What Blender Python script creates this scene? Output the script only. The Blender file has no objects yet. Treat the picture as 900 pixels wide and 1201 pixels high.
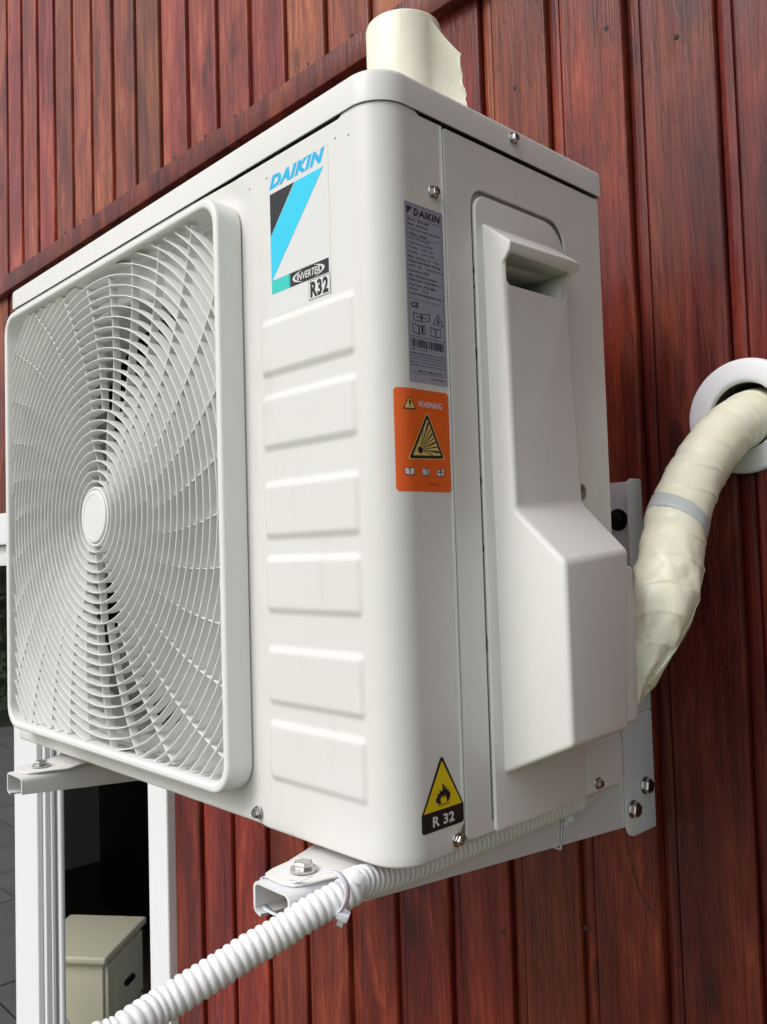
import bpy, bmesh, math, random
from mathutils import Vector, Matrix, noise
random.seed(7)
S = bpy.context.scene
COL = S.collection
PI = math.pi

# ---------------------------------------------------------------- camera
cam_d = bpy.data.cameras.new('camera'); cam = bpy.data.objects.new('camera', cam_d); COL.objects.link(cam)
CAM = Vector((1.09903522, -0.408697751, 0.216240643))
yaw, pit, rol = 0.810754154, 0.0489238822, -0.0297107939
F_ = Vector((-math.sin(yaw)*math.cos(pit), math.cos(yaw)*math.cos(pit), math.sin(pit)))
R_ = Vector((math.cos(yaw), math.sin(yaw), 0)); U_ = R_.cross(F_)
R2 = math.cos(rol)*R_ + math.sin(rol)*U_; U2 = -math.sin(rol)*R_ + math.cos(rol)*U_
m = Matrix((R2, U2, -F_)).transposed().to_4x4(); m.translation = CAM
cam.matrix_world = m
cam_d.sensor_fit = 'VERTICAL'; cam_d.sensor_height = 36.0; cam_d.lens = 1008.76*36/1201
cam_d.clip_start = 0.02; cam_d.clip_end = 500
S.camera = cam

# ---------------------------------------------------------------- sky, sun, exposure
SUN_EL, SUN_AZ = math.radians(44), math.radians(187)      # azimuth clockwise from +Y: from the front, left of the unit
w = bpy.data.worlds.new("World"); S.world = w; w.use_nodes = True
nt = w.node_tree; bg = nt.nodes['Background']
sky = nt.nodes.new('ShaderNodeTexSky'); sky.sky_type = 'NISHITA'; sky.sun_disc = False
sky.sun_elevation = SUN_EL; sky.sun_rotation = SUN_AZ; sky.dust_density = 4.0; sky.ozone_density = 1.0; sky.air_density = 1.0
hs = nt.nodes.new('ShaderNodeHueSaturation'); hs.inputs['Saturation'].default_value = 0.36
nt.links.new(sky.outputs[0], hs.inputs['Color']); nt.links.new(hs.outputs[0], bg.inputs[0])
bg.inputs[1].default_value = 0.120
sl = bpy.data.lights.new('sun', 'SUN'); so = bpy.data.objects.new('sun', sl); COL.objects.link(so)
sl.energy = .95; sl.angle = math.radians(22); sl.color = (1.0, 0.985, 0.965)
sd = Vector((math.sin(SUN_AZ)*math.cos(SUN_EL), math.cos(SUN_AZ)*math.cos(SUN_EL), math.sin(SUN_EL)))
so.rotation_euler = sd.to_track_quat('Z', 'Y').to_euler(); so.location = (-3, -6, 6)
S.view_settings.view_transform = 'Standard'; S.view_settings.look = 'None'
S.view_settings.exposure = 0.28; S.view_settings.gamma = 1.0

# ---------------------------------------------------------------- materials
def mat(name, col, rough=0.5, metal=0.0, bump=None, spec=0.5, var=None, coat=0.0, sss=0.0):
    m = bpy.data.materials.new(name); m.use_nodes = True
    n = m.node_tree.nodes; L = m.node_tree.links; p = n['Principled BSDF']
    p.inputs['Base Color'].default_value = (*col, 1); p.inputs['Roughness'].default_value = rough
    p.inputs['Metallic'].default_value = metal; p.inputs['Specular IOR Level'].default_value = spec
    p.inputs['Coat Weight'].default_value = coat
    if sss:
        p.inputs['Subsurface Weight'].default_value = sss; p.inputs['Subsurface Scale'].default_value = 0.004
    tc = n.new('ShaderNodeTexCoord')
    if bump:
        t = n.new('ShaderNodeTexNoise'); t.inputs['Scale'].default_value = bump[0]; t.inputs['Detail'].default_value = 3
        b = n.new('ShaderNodeBump'); b.inputs['Strength'].default_value = bump[1]; b.inputs['Distance'].default_value = 0.001
        L.new(tc.outputs['Object'], t.inputs['Vector']); L.new(t.outputs['Fac'], b.inputs['Height']); L.new(b.outputs[0], p.inputs['Normal'])
    if var:   # var = (scale, second colour, low, high)
        t = n.new('ShaderNodeTexNoise'); t.inputs['Scale'].default_value = var[0]; t.inputs['Detail'].default_value = 6
        t.inputs['Roughness'].default_value = 0.65
        cr = n.new('ShaderNodeValToRGB'); cr.color_ramp.elements[0].position = var[2]; cr.color_ramp.elements[1].position = var[3]
        cr.color_ramp.elements[0].color = (*col, 1); cr.color_ramp.elements[1].color = (*var[1], 1)
        L.new(tc.outputs['Object'], t.inputs['Vector']); L.new(t.outputs['Fac'], cr.inputs[0]); L.new(cr.outputs[0], p.inputs['Base Color'])
    return m
M = {}
def grime(m, amt):
    n = m.node_tree.nodes; L = m.node_tree.links; p = n['Principled BSDF']; tc = n.new('ShaderNodeTexCoord')
    src = p.inputs['Base Color'].links[0].from_socket
    for sc, stretch, lo, hi, a in ((38, .35, .60, .74, amt), (420, 1, .70, .76, amt*1.6), (3.2, .5, .45, .75, amt*.7)):
        mp = n.new('ShaderNodeMapping'); mp.inputs['Scale'].default_value = (sc, sc, sc*stretch)
        t = n.new('ShaderNodeTexNoise'); t.inputs['Scale'].default_value = 1; t.inputs['Detail'].default_value = 5; t.inputs['Distortion'].default_value = .6
        mr = n.new('ShaderNodeMapRange'); mr.inputs[1].default_value = lo; mr.inputs[2].default_value = hi; mr.inputs[3].default_value = 0; mr.inputs[4].default_value = a
        mx = n.new('ShaderNodeMix'); mx.data_type = 'RGBA'; mx.blend_type = 'MULTIPLY'; mx.inputs[7].default_value = (.45, .42, .36, 1)
        L.new(tc.outputs['Object'], mp.inputs[0]); L.new(mp.outputs[0], t.inputs['Vector']); L.new(t.outputs['Fac'], mr.inputs[0]); L.new(mr.outputs[0], mx.inputs[0])
        L.new(src, mx.inputs[6]); src = mx.outputs[2]
        if sc == 3.2:
            r = n.new('ShaderNodeMapRange'); r.inputs[3].default_value = .34; r.inputs[4].default_value = .50; L.new(t.outputs['Fac'], r.inputs[0]); L.new(r.outputs[0], p.inputs['Roughness'])
    L.new(src, p.inputs['Base Color'])
M['shell'] = mat('ivory_painted_steel', (.765, .758, .738), .42, bump=(900, .05), var=(5, (.745, .736, .714), .45, .75))
M['plastic'] = mat('ivory_plastic', (.78, .775, .755), .42, bump=(700, .04), var=(7, (.75, .742, .715), .4, .8))
M['grille'] = mat('grille_plastic', (.80, .80, .785), .45)
M['bracket'] = mat('powder_coated_steel', (.78, .785, .80), .42, bump=(1200, .06))
grime(M['shell'], .10); grime(M['plastic'], .10)
M['dark'] = mat('dark_inside', (.012, .012, .013), .7)
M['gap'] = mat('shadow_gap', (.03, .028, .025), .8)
M['metal'] = mat('zinc_plated_steel', (.62, .61, .6), .22, 1.0, var=(400, (.35, .34, .33), .45, .7))
M['darkmetal'] = mat('black_steel', (.03, .03, .032), .4, .8)
M['hose'] = mat('white_pvc', (.86, .865, .88), .35, sss=.1)
M['tie'] = mat('nylon', (.78, .79, .88), .35, sss=.2)
M['white'] = mat('white_gloss_paint', (.84, .845, .87), .35, bump=(60, .08))
M['greyframe'] = mat('grey_seal', (.42, .43, .44), .45)
M['rosette'] = mat('rosette_plastic', (.78, .79, .83), .4)
M['blade'] = mat('fan_blade_plastic', (.12, .12, .12), .5)
M['aqua'] = mat('print_aqua', (.02, .62, .90), .35)
M['blue'] = mat('print_blue', (.0, .47, .82), .35)
M['teal'] = mat('print_teal', (.03, .60, .56), .35)
M['black'] = mat('print_black', (.012, .012, .014), .5)
M['ink'] = mat('print_ink', (.03, .028, .05), .5)
M['labelwhite'] = mat('print_white', (.75, .75, .74), .4)
M['sticker'] = mat('clear_sticker', (.74, .745, .75), .25)
M['silver'] = mat('data_sticker', (.36, .36, .46), .45)
M['orange'] = mat('orange_sticker', (.88, .135, .012), .4, var=(9, (.82, .115, .010), .4, .7))
M['yellow'] = mat('print_yellow', (.80, .60, .01), .4)
M['paleyellow'] = mat('print_pale_yellow', (.74, .56, .18), .4)
M['chest'] = mat('white_furniture', (.82, .76, .60), .4, bump=(20, .1))
M['roomwall'] = mat('room_plaster', (.62, .60, .56), .9)
M['roomfloor'] = mat('room_floor', (.06, .045, .03), .5)
M['wardrobe'] = mat('dark_wardrobe', (.008, .008, .009), .45)
M['kraft'] = mat('tape_core', (.45, .33, .18), .9)

def tape_mat(name, c1, c2, rough):
    m = bpy.data.materials.new(name); m.use_nodes = True
    n = m.node_tree.nodes; L = m.node_tree.links; p = n['Principled BSDF']
    tc = n.new('ShaderNodeTexCoord')
    t = n.new('ShaderNodeTexNoise'); t.inputs['Scale'].default_value = 22; t.inputs['Detail'].default_value = 5
    cr = n.new('ShaderNodeValToRGB'); cr.color_ramp.elements[0].position = .35; cr.color_ramp.elements[1].position = .7
    cr.color_ramp.elements[0].color = (*c1, 1); cr.color_ramp.elements[1].color = (*c2, 1)
    L.new(tc.outputs['Object'], t.inputs['Vector']); L.new(t.outputs['Fac'], cr.inputs[0]); L.new(cr.outputs[0], p.inputs['Base Color'])
    p.inputs['Roughness'].default_value = rough; p.inputs['Subsurface Weight'].default_value = .15; p.inputs['Subsurface Scale'].default_value = .006
    t2 = n.new('ShaderNodeTexNoise'); t2.inputs['Scale'].default_value = 90; t2.inputs['Detail'].default_value = 4; t2.inputs['Distortion'].default_value = 1.2
    b = n.new('ShaderNodeBump'); b.inputs['Strength'].default_value = .22; b.inputs['Distance'].default_value = .002
    L.new(tc.outputs['Object'], t2.inputs['Vector']); L.new(t2.outputs['Fac'], b.inputs['Height']); L.new(b.outputs[0], p.inputs['Normal'])
    return m
M['tape'] = tape_mat('cream_vinyl_tape', (.87, .86, .71), (.82, .80, .62), .38)
M['roll'] = tape_mat('cream_roll_tape', (.94, .91, .77), (.93, .89, .73), .42)
M['greytape'] = tape_mat('grey_tape', (.56, .61, .60), (.50, .55, .55), .35)

def wood_mat(name, dull=1.0):
    m = bpy.data.materials.new(name); m.use_nodes = True
    n = m.node_tree.nodes; L = m.node_tree.links; p = n['Principled BSDF']
    def N(t, **k):
        x = n.new(t)
        for a, b in k.items(): setattr(x, a, b)
        return x
    tc = N('ShaderNodeTexCoord'); oi = N('ShaderNodeObjectInfo')
    rs = N('ShaderNodeVectorMath', operation='SCALE'); cmb = N('ShaderNodeCombineXYZ')
    for i in range(3): L.new(oi.outputs['Random'], cmb.inputs[i])
    L.new(cmb.outputs[0], rs.inputs[0]); rs.inputs['Scale'].default_value = 37.0
    ad = N('ShaderNodeVectorMath', operation='ADD'); L.new(tc.outputs['Object'], ad.inputs[0]); L.new(rs.outputs[0], ad.inputs[1])
    def noise_(sx, sz, det, dist=0.0, rough=.6):
        mp = N('ShaderNodeMapping'); mp.inputs['Scale'].default_value = (sx, sx, sz)
        t = N('ShaderNodeTexNoise'); t.inputs['Scale'].default_value = 1; t.inputs['Detail'].default_value = det
        t.inputs['Distortion'].default_value = dist; t.inputs['Roughness'].default_value = rough
        L.new(ad.outputs[0], mp.inputs[0]); L.new(mp.outputs[0], t.inputs['Vector']); return t.outputs['Fac']
    def ramp(src, stops):
        r = N('ShaderNodeValToRGB'); e = r.color_ramp.elements
        while len(e) < len(stops): e.new(.5)
        for i, (q, c) in enumerate(stops): e[i].position = q; e[i].color = (*c, 1) if not isinstance(c, float) else (c, c, c, 1)
        L.new(src, r.inputs[0]); return r.outputs[0]
    def mix(a, b, f, mode='MIX'):
        x = N('ShaderNodeMix', data_type='RGBA', blend_type=mode)
        if isinstance(f, float): x.inputs[0].default_value = f
        else: L.new(f, x.inputs[0])
        L.new(a, x.inputs[6])
        if isinstance(b, tuple): x.inputs[7].default_value = (*b, 1)
        else: L.new(b, x.inputs[7])
        return x.outputs[2]
    big = noise_(14, 1.6, 3, .6)
    mu = N('ShaderNodeMath', operation='MULTIPLY'); L.new(big, mu.inputs[0]); mu.inputs[1].default_value = 15
    pg = N('ShaderNodeMath', operation='PINGPONG'); L.new(mu.outputs[0], pg.inputs[0]); pg.inputs[1].default_value = .5
    bands = ramp(pg.outputs[0], [(.0, .45), (.12, .85), (.5, 1.0)])
    blot = noise_(12, 2.4, 7, 1.3, .66)
    base = ramp(blot, [(.28, (.115, .022, .018)), (.44, (.195, .034, .020)), (.56, (.290, .055, .027)), (.70, (.46, .115, .045))])
    fine = mix(ramp(noise_(380, 9, 6), [(.3, .60), (.5, .95), (.68, 1.22)]), ramp(noise_(95, 3.2, 5, .5), [(.36, .62), (.52, 1.0), (.7, 1.16)]), 1.0, 'MULTIPLY')
    c = mix(base, bands, .55, 'MULTIPLY'); c = mix(c, fine, .8, 'MULTIPLY')
    # brushed dark stain streaks
    st = ramp(noise_(45, 2.2, 4, .3), [(.58, 0.0), (.76, .5)])
    c = mix(c, (.075, .017, .018), st)
    # knots
    mp = N('ShaderNodeVectorMath', operation='MULTIPLY'); mp.inputs[1].default_value = (5.5, 2.0, 0)
    sx_ = N('ShaderNodeSeparateXYZ'); cx_ = N('ShaderNodeCombineXYZ'); L.new(ad.outputs[0], sx_.inputs[0]); L.new(sx_.outputs[0], cx_.inputs[0]); L.new(sx_.outputs[2], cx_.inputs[1])
    vo = N('ShaderNodeTexVoronoi', voronoi_dimensions='2D'); vo.inputs['Scale'].default_value = 1; vo.inputs['Randomness'].default_value = 1
    L.new(cx_.outputs[0], mp.inputs[0]); L.new(mp.outputs[0], vo.inputs['Vector'])
    kn = ramp(vo.outputs['Distance'], [(.012, .9), (.026, .45), (.031, .8), (.060, 0.0)])
    c = mix(c, (.060, .016, .010), kn)
    # pale scuffs where the stain has flaked off
    sc = ramp(noise_(150, 14, 5, 1.5, .7), [(.67, 0.0), (.76, .5)])
    c = mix(c, (.42, .22, .17), sc)
    # a tint of its own for each plank
    hv = N('ShaderNodeHueSaturation'); L.new(c, hv.inputs['Color'])
    mr = N('ShaderNodeMapRange'); L.new(oi.outputs['Random'], mr.inputs[0]); mr.inputs[3].default_value = .78*dull; mr.inputs[4].default_value = 1.22*dull
    L.new(mr.outputs[0], hv.inputs['Value'])
    mr2 = N('ShaderNodeMapRange'); mm = N('ShaderNodeMath', operation='FRACT'); m7 = N('ShaderNodeMath', operation='MULTIPLY'); m7.inputs[1].default_value = 7.31
    L.new(oi.outputs['Random'], m7.inputs[0]); L.new(m7.outputs[0], mm.inputs[0]); L.new(mm.outputs[0], mr2.inputs[0])
    mr2.inputs[3].default_value = .487; mr2.inputs[4].default_value = .508; L.new(mr2.outputs[0], hv.inputs['Hue'])
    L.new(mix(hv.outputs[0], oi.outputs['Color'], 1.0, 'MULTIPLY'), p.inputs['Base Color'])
    rr = ramp(noise_(60, 9, 5), [(.3, .20), (.7, .50)]); L.new(rr, p.inputs['Roughness'])
    p.inputs['Specular IOR Level'].default_value = .33
    h = mix(fine, bands, .4); b = N('ShaderNodeBump'); b.inputs['Strength'].default_value = .6; b.inputs['Distance'].default_value = .0014
    L.new(h, b.inputs['Height']); L.new(b.outputs[0], p.inputs['Normal'])
    return m
M['wood'] = wood_mat('red_stained_pine')
M['trimwood'] = wood_mat('red_stained_trim', .8)
mg = bpy.data.materials.new('window_glass'); mg.use_nodes = True
n_ = mg.node_tree.nodes; n_.remove(n_['Principled BSDF']); L_ = mg.node_tree.links
tr_ = n_.new('ShaderNodeBsdfTransparent'); tr_.inputs[0].default_value = (.80, .82, .81, 1); gl_ = n_.new('ShaderNodeBsdfGlossy'); gl_.inputs['Roughness'].default_value = .02
fr_ = n_.new('ShaderNodeFresnel'); fr_.inputs[0].default_value = 2.3; mx_ = n_.new('ShaderNodeMixShader')
ge_ = n_.new('ShaderNodeNewGeometry'); sb_ = n_.new('ShaderNodeMath'); sb_.operation = 'SUBTRACT'; sb_.inputs[0].default_value = 1.0
ml_ = n_.new('ShaderNodeMath'); ml_.operation = 'MULTIPLY'; L_.new(ge_.outputs['Backfacing'], sb_.inputs[1]); L_.new(sb_.outputs[0], ml_.inputs[0]); L_.new(fr_.outputs[0], ml_.inputs[1])
L_.new(ml_.outputs[0], mx_.inputs[0]); L_.new(tr_.outputs[0], mx_.inputs[1]); L_.new(gl_.outputs[0], mx_.inputs[2])
L_.new(mx_.outputs[0], n_['Material Output'].inputs[0]); M['glass'] = mg

# ---------------------------------------------------------------- helpers
ORG = {}
def empty(name, loc, label, cat, group=None):
    o = bpy.data.objects.new(name, None); COL.objects.link(o); o.location = loc; o.empty_display_size = .05
    o['label'] = label; o['category'] = cat
    if group: o['group'] = group
    ORG[o.name] = Vector(loc); return o
def tag(o, label=None, cat=None, group=None, kind=None):
    for k, v in (('label', label), ('category', cat), ('group', group), ('kind', kind)):
        if v: o[k] = v
    return o
def link(name, me, mt, parent=None, smooth=True, base=None):
    """mesh given in world coordinates -> one object"""
    org = ORG[parent.name] if parent else Vector(base or (0, 0, 0))
    if org.length: me.transform(Matrix.Translation(-org))
    if mt and not me.materials: me.materials.append(mt)
    if smooth:
        for p in me.polygons: p.use_smooth = True
    o = bpy.data.objects.new(name, me); COL.objects.link(o)
    if parent: o.parent = parent; ORG[o.name] = org
    else: o.location = org; ORG[o.name] = org
    return o
def mesh(name, V, Fc):
    me = bpy.data.meshes.new(name); me.from_pydata([tuple(v) for v in V], [], Fc); me.validate(); me.update(); return me
def bm_mesh(name, bm, sharp=35):
    me = bpy.data.meshes.new(name); bmesh.ops.recalc_face_normals(bm, faces=bm.faces[:])
    if sharp:
        a = math.radians(sharp)
        for e in bm.edges:
            if len(e.link_faces) == 2 and e.calc_face_angle(0) > a: e.smooth = False
    bm.to_mesh(me); bm.free(); return me
def add_box(bm, a, b, bev=0.0, seg=2):
    t = bmesh.new(); bmesh.ops.create_cube(t, size=1)
    for v in t.verts:
        v.co = Vector([(a[i]+b[i])/2 + v.co[i]*(b[i]-a[i]) for i in range(3)])
    if bev: bmesh.ops.bevel(t, geom=t.edges[:], offset=bev, segments=seg, affect='EDGES', profile=.5)
    merge(bm, t)
def merge(bm, t, M4=None):
    if M4 is not None: bmesh.ops.transform(t, matrix=M4, verts=t.verts[:])
    vs = [bm.verts.new(v.co) for v in t.verts]
    t.verts.index_update()
    for f in t.faces:
        try: bm.faces.new([vs[v.index] for v in f.verts])
        except ValueError: pass
    t.free()
def box(name, a, b, mt, parent=None, bev=0.0, smooth=True):
    bm = bmesh.new(); add_box(bm, a, b, bev); return link(name, bm_mesh(name, bm), mt, parent, smooth)
def prism(poly, fn, d0, d1, bev=0, seg=3, bm=None):
    """closed polygon (u,v) pushed from depth d0 to d1; fn(u,v,d) -> world"""
    t = bmesh.new(); n = len(poly)
    A = [t.verts.new(fn(u, v, d0)) for u, v in poly]; B = [t.verts.new(fn(u, v, d1)) for u, v in poly]
    t.faces.new(A); t.faces.new(B[::-1])
    for i in range(n): t.faces.new((A[i], B[i], B[(i+1) % n], A[(i+1) % n]))
    if bev:
        bmesh.ops.recalc_face_normals(t, faces=t.faces[:])
        bmesh.ops.bevel(t, geom=[e for e in t.edges if e.calc_face_angle(0) > .3], offset=bev, segments=seg, affect='EDGES', profile=.5)
    if bm is None: return t
    merge(bm, t); return bm
def rrect(x0, x1, y0, y1, r, n=8):
    rs = r if isinstance(r, (tuple, list)) else (r,)*4      # order: (x1,y0),(x1,y1),(x0,y1),(x0,y0)
    P = []
    for (cx, cy, a0, rr) in ((x1-rs[0], y0+rs[0], -PI/2, rs[0]), (x1-rs[1], y1-rs[1], 0, rs[1]), (x0+rs[2], y1-rs[2], PI/2, rs[2]), (x0+rs[3], y0+rs[3], PI, rs[3])):
        for i in range(n+1):
            a = a0 + PI/2*i/n; P.append((cx+rr*math.cos(a), cy+rr*math.sin(a)))
    return P
def curve_plate(loops, depth, bev, fn, name='plate', res=2):
    """filled 2D loops (holes allowed), centre at d=0, half thickness depth, rounded by bev"""
    cu = bpy.data.curves.new('tmp', 'CURVE'); cu.dimensions = '2D'; cu.fill_mode = 'BOTH'
    cu.extrude = max(depth-bev, 0); cu.bevel_depth = bev; cu.bevel_resolution = res; cu.offset = -bev
    for lp in loops:
        sp = cu.splines.new('POLY'); sp.points.add(len(lp)-1)
        for p, (u, v) in zip(sp.points, lp): p.co = (u, v, 0, 1)
        sp.use_cyclic_u = True
    return curve_to_mesh(cu, fn, name)
def curve_to_mesh(cu, fn, name):
    o = bpy.data.objects.new('tmp', cu); COL.objects.link(o)
    dg = bpy.context.evaluated_depsgraph_get(); dg.update()
    me = bpy.data.meshes.new_from_object(o.evaluated_get(dg)); me.name = name
    bpy.data.objects.remove(o); bpy.data.curves.remove(cu)
    for v in me.vertices: v.co = fn(v.co.x, v.co.y, v.co.z)
    me.materials.clear(); me.update(); return me
def lathe(prof, seg=24, bm=None, M4=None):
    """prof: [(r, h)] revolved about local Z"""
    t = bmesh.new(); rings = []
    for r, h in prof:
        if r < 1e-7: rings.append([t.verts.new((0, 0, h))])
        else: rings.append([t.verts.new((r*math.cos(2*PI*i/seg), r*math.sin(2*PI*i/seg), h)) for i in range(seg)])
    for a, b in zip(rings, rings[1:]):
        for i in range(seg):
            j = (i+1) % seg
            if len(a) == 1 and len(b) == 1: continue
            if len(a) == 1: t.faces.new((a[0], b[i], b[j]))
            elif len(b) == 1: t.faces.new((a[i], b[0], a[j]))
            else: t.faces.new((a[i], b[i], b[j], a[j]))
    if bm is None: bm = bmesh.new()
    merge(bm, t, M4); return bm
def axis_m(loc, d, spin=0):
    q = Vector(d).to_track_quat('Z', 'Y'); return Matrix.Translation(loc) @ q.to_matrix().to_4x4() @ Matrix.Rotation(spin, 4, 'Z')
def catmull(P, n=12):
    P = [Vector(p) for p in P]; P = [P[0]*2-P[1]] + P + [P[-1]*2-P[-2]]; out = []
    for i in range(1, len(P)-2):
        for k in range(n):
            t = k/n; a, b, c, d = P[i-1:i+3]
            out.append(.5*((2*b)+(c-a)*t+(2*a-5*b+4*c-d)*t*t+(3*b-a-3*c+d)*t**3))
    out.append(P[-2]); return out
def resample(P, step):
    L = [0]
    for a, b in zip(P, P[1:]): L.append(L[-1]+(b-a).length)
    n = max(2, int(L[-1]/step)); out = []; j = 0
    for i in range(n+1):
        s = L[-1]*i/n
        while j < len(L)-2 and L[j+1] < s: j += 1
        out.append(P[j].lerp(P[j+1], (s-L[j])/max(1e-9, L[j+1]-L[j])))
    return out, L[-1]
def sweep(P, rad, seg=16, cap=True, bm=None):
    """tube along P, rad(i, s, angle) -> radius"""
    if bm is None: bm = bmesh.new()
    up = Vector((0, 0, 1)); s = 0; rings = []; prev = None
    for i, p in enumerate(P):
        t = (P[min(i+1, len(P)-1)]-P[max(i-1, 0)]).normalized()
        nrm = (up - t*up.dot(t)) if prev is None else (prev - t*prev.dot(t))
        if nrm.length < 1e-4: nrm = t.orthogonal()
        nrm.normalize(); prev = nrm; bn = t.cross(nrm)
        if i: s += (p-P[i-1]).length
        rings.append([bm.verts.new(p + rad(i, s, 2*PI*k/seg)*(nrm*math.cos(2*PI*k/seg)+bn*math.sin(2*PI*k/seg))) for k in range(seg)])
    for a, b in zip(rings, rings[1:]):
        for k in range(seg): bm.faces.new((a[k], a[(k+1) % seg], b[(k+1) % seg], b[k]))
    if cap: bm.faces.new(rings[0][::-1]); bm.faces.new(rings[-1])
    return bm
def sstep(a, b, x):
    t = min(1, max(0, (x-a)/(b-a))); return t*t*(3-2*t)
def copy_obj(o, parent=None, loc=None):
    c = o.copy(); COL.objects.link(c)
    if parent: c.parent = parent
    if loc is not None: c.location = loc
    return c
def simple_print(name, V2, Fc, fn, mt, parent):
    return link(name, mesh(name, [fn(u, v, 0) for u, v in V2], Fc), mt, parent, False)

# ================================================================ THE SETTING
GZ = -1.75
box('ground', (-60, -60, GZ-.2), (60, 60, GZ), mat('mossy_gravel', (.10, .115, .06), .95, bump=(30, .6), var=(3, (.07, .12, .035), .4, .6)), None, smooth=False)['kind'] = 'structure'
YW = .427
# clipped hedge at the far left edge of the terrace, which the left window pane mirrors
rh = random.Random(4); V = []; Fc = []
for i in range(9000):
    y = rh.uniform(-9, 3); z = GZ+2.3*rh.random()**.8; dpt = rh.random()**2*.5
    x = -10.4-dpt+.12*math.sin(y*2.1)+.1*math.sin(z*3+y); c = Vector((x, y, z+.1*math.sin(y*1.3)))
    a = Vector((rh.uniform(-1, 1), rh.uniform(-1, 1), rh.uniform(-1, 1))).normalized()*.09; b = a.orthogonal().normalized()*.045
    k = len(V); V += [c-a, c+b, c+a, c-b]; Fc.append((k, k+1, k+2, k+3))
hg = link('hedge', mesh('hedge', V, Fc), mat('hedge_leaves', (.045, .095, .03), .6, var=(2, (.09, .14, .04), .4, .65)), None, False)
hg['kind'] = 'stuff'; tag(hg, 'green leafy hedge at the end of the terrace, mirrored in the left window pane', 'hedge')
# paved terrace to the left of the unit, below the window (slabs with open joints)
bm = bmesh.new(); rt = random.Random(11)
for i in range(16):
    for j in range(8):
        x0 = -9.6+i*.5; y0 = -3.6+j*.5
        add_box(bm, (x0+.004, y0+.004, GZ+.001), (x0+.496, y0+.496, GZ+.035+rt.uniform(-.002, .002)))
tp = link('terrace_paving', bm_mesh('terrace_paving', bm), mat('concrete_slabs', (.42, .42, .43), .85, bump=(60, .3), var=(5, (.33, .33, .34), .4, .7)), None, False); tp['kind'] = 'structure'

# ---- the timber wall
wall = empty('timber_wall', (0, YW, GZ), 'dark red stained timber plank wall behind the air conditioner', 'wall')
def cut_hole(o, cx, cz, r):
    bm = lathe([(0, -.3), (r, -.3), (r, .3), (0, .3)], 40, None, axis_m((cx, YW, cz), (0, -1, 0)))
    me = bm_mesh('cut', bm); c = bpy.data.objects.new('cut', me); COL.objects.link(c)
    org = Vector((o.matrix_world.translation)) if False else None
    md = o.modifiers.new('b', 'BOOLEAN'); md.operation = 'DIFFERENCE'; md.object = c; md.solver = 'EXACT'
    bpy.context.view_layer.update()
    dg = bpy.context.evaluated_depsgraph_get(); dg.update()
    nm = bpy.data.meshes.new_from_object(o.evaluated_get(dg)); o.modifiers.clear(); o.data = nm
    bpy.data.objects.remove(c)
RCX, RCZ, RR = .7385, .3405, .0565      # pipe rosette
bm = bmesh.new()
X0, X1, ZT = -3.4, 1.9, 3.0
WX0, WX1, WZ0, WZ1 = -2.62, -.45, GZ+.12, .285   # opening in the wall
for a, b in (((X0, YW+.018, GZ), (WX0, YW+.16, ZT)), ((WX1, YW+.018, GZ), (X1, YW+.16, ZT)), ((WX0, YW+.018, WZ1), (WX1, YW+.16, ZT)), ((WX0, YW+.018, GZ), (WX1, YW+.16, WZ0))):
    add_box(bm, a, b)
core = link('wall_core', bm_mesh('wall_core', bm), M['gap'], wall, False)
cut_hole(core, RCX, RCZ, .034)
PITCH, PX = .1012, .645
def plank_mesh(z0, z1, h0=0., nseg=1):
    # cross section in x (0..PITCH) and depth (0 = face, positive into the wall), then closed at the back
    pr = [(.0004, .016), (.0005, .0100), (.0014, .0078), (.0042, .0060), (.0080, .0043), (.0130, .0038), (.0165, .0044), (.0178, .0075), (.0190, .0080), (.0196, .0024), (.0208, .0006), (.0224, .0), (.0975, .0), (.0990, .0006), (.1000, .0020), (.1004, .0045), (.1004, .016)]
    V = []; Fc = []; n = len(pr)
    for z in (z0, z1): V += [(x, YW+d, z) for x, d in pr]
    for i in range(n-1): Fc.append((i, i+1, n+i+1, n+i))
    Fc.append(tuple(range(n))[::-1]); Fc.append(tuple(range(n, 2*n)))
    me = mesh('plank', V, Fc); me.transform(Matrix.Translation(-Vector((0, YW, GZ)))); me.materials.append(M['wood']); return me
TZ0, TZ1 = .925, .968
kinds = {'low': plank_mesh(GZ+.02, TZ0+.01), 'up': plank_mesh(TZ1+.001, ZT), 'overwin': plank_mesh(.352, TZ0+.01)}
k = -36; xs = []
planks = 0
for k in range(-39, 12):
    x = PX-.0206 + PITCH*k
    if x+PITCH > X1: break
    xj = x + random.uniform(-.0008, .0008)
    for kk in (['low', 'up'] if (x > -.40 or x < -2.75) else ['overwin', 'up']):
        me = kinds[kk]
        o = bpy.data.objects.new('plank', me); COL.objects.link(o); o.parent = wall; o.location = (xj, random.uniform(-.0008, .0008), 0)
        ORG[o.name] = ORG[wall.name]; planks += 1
        dk = sstep(.30, .62, x)                     # boards on the right took the stain darker, the upper ones are tinted paler
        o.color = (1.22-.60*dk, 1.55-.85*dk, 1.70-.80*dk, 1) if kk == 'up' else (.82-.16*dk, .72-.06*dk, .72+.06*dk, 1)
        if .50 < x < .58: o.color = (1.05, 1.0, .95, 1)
        if kk == 'low' and x < RCX+.035 and x+PITCH > RCX-.035:
            o.data = me.copy(); cut_hole(o, RCX, RCZ, .034)
# trim rail across the wall, and its under shadow step
bm = bmesh.new(); add_box(bm, (X0, YW-.019, TZ0), (X1, YW+.012, TZ1), .0025)
link('trim_rail', bm_mesh('trim_rail', bm), M['trimwood'], wall)
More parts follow.
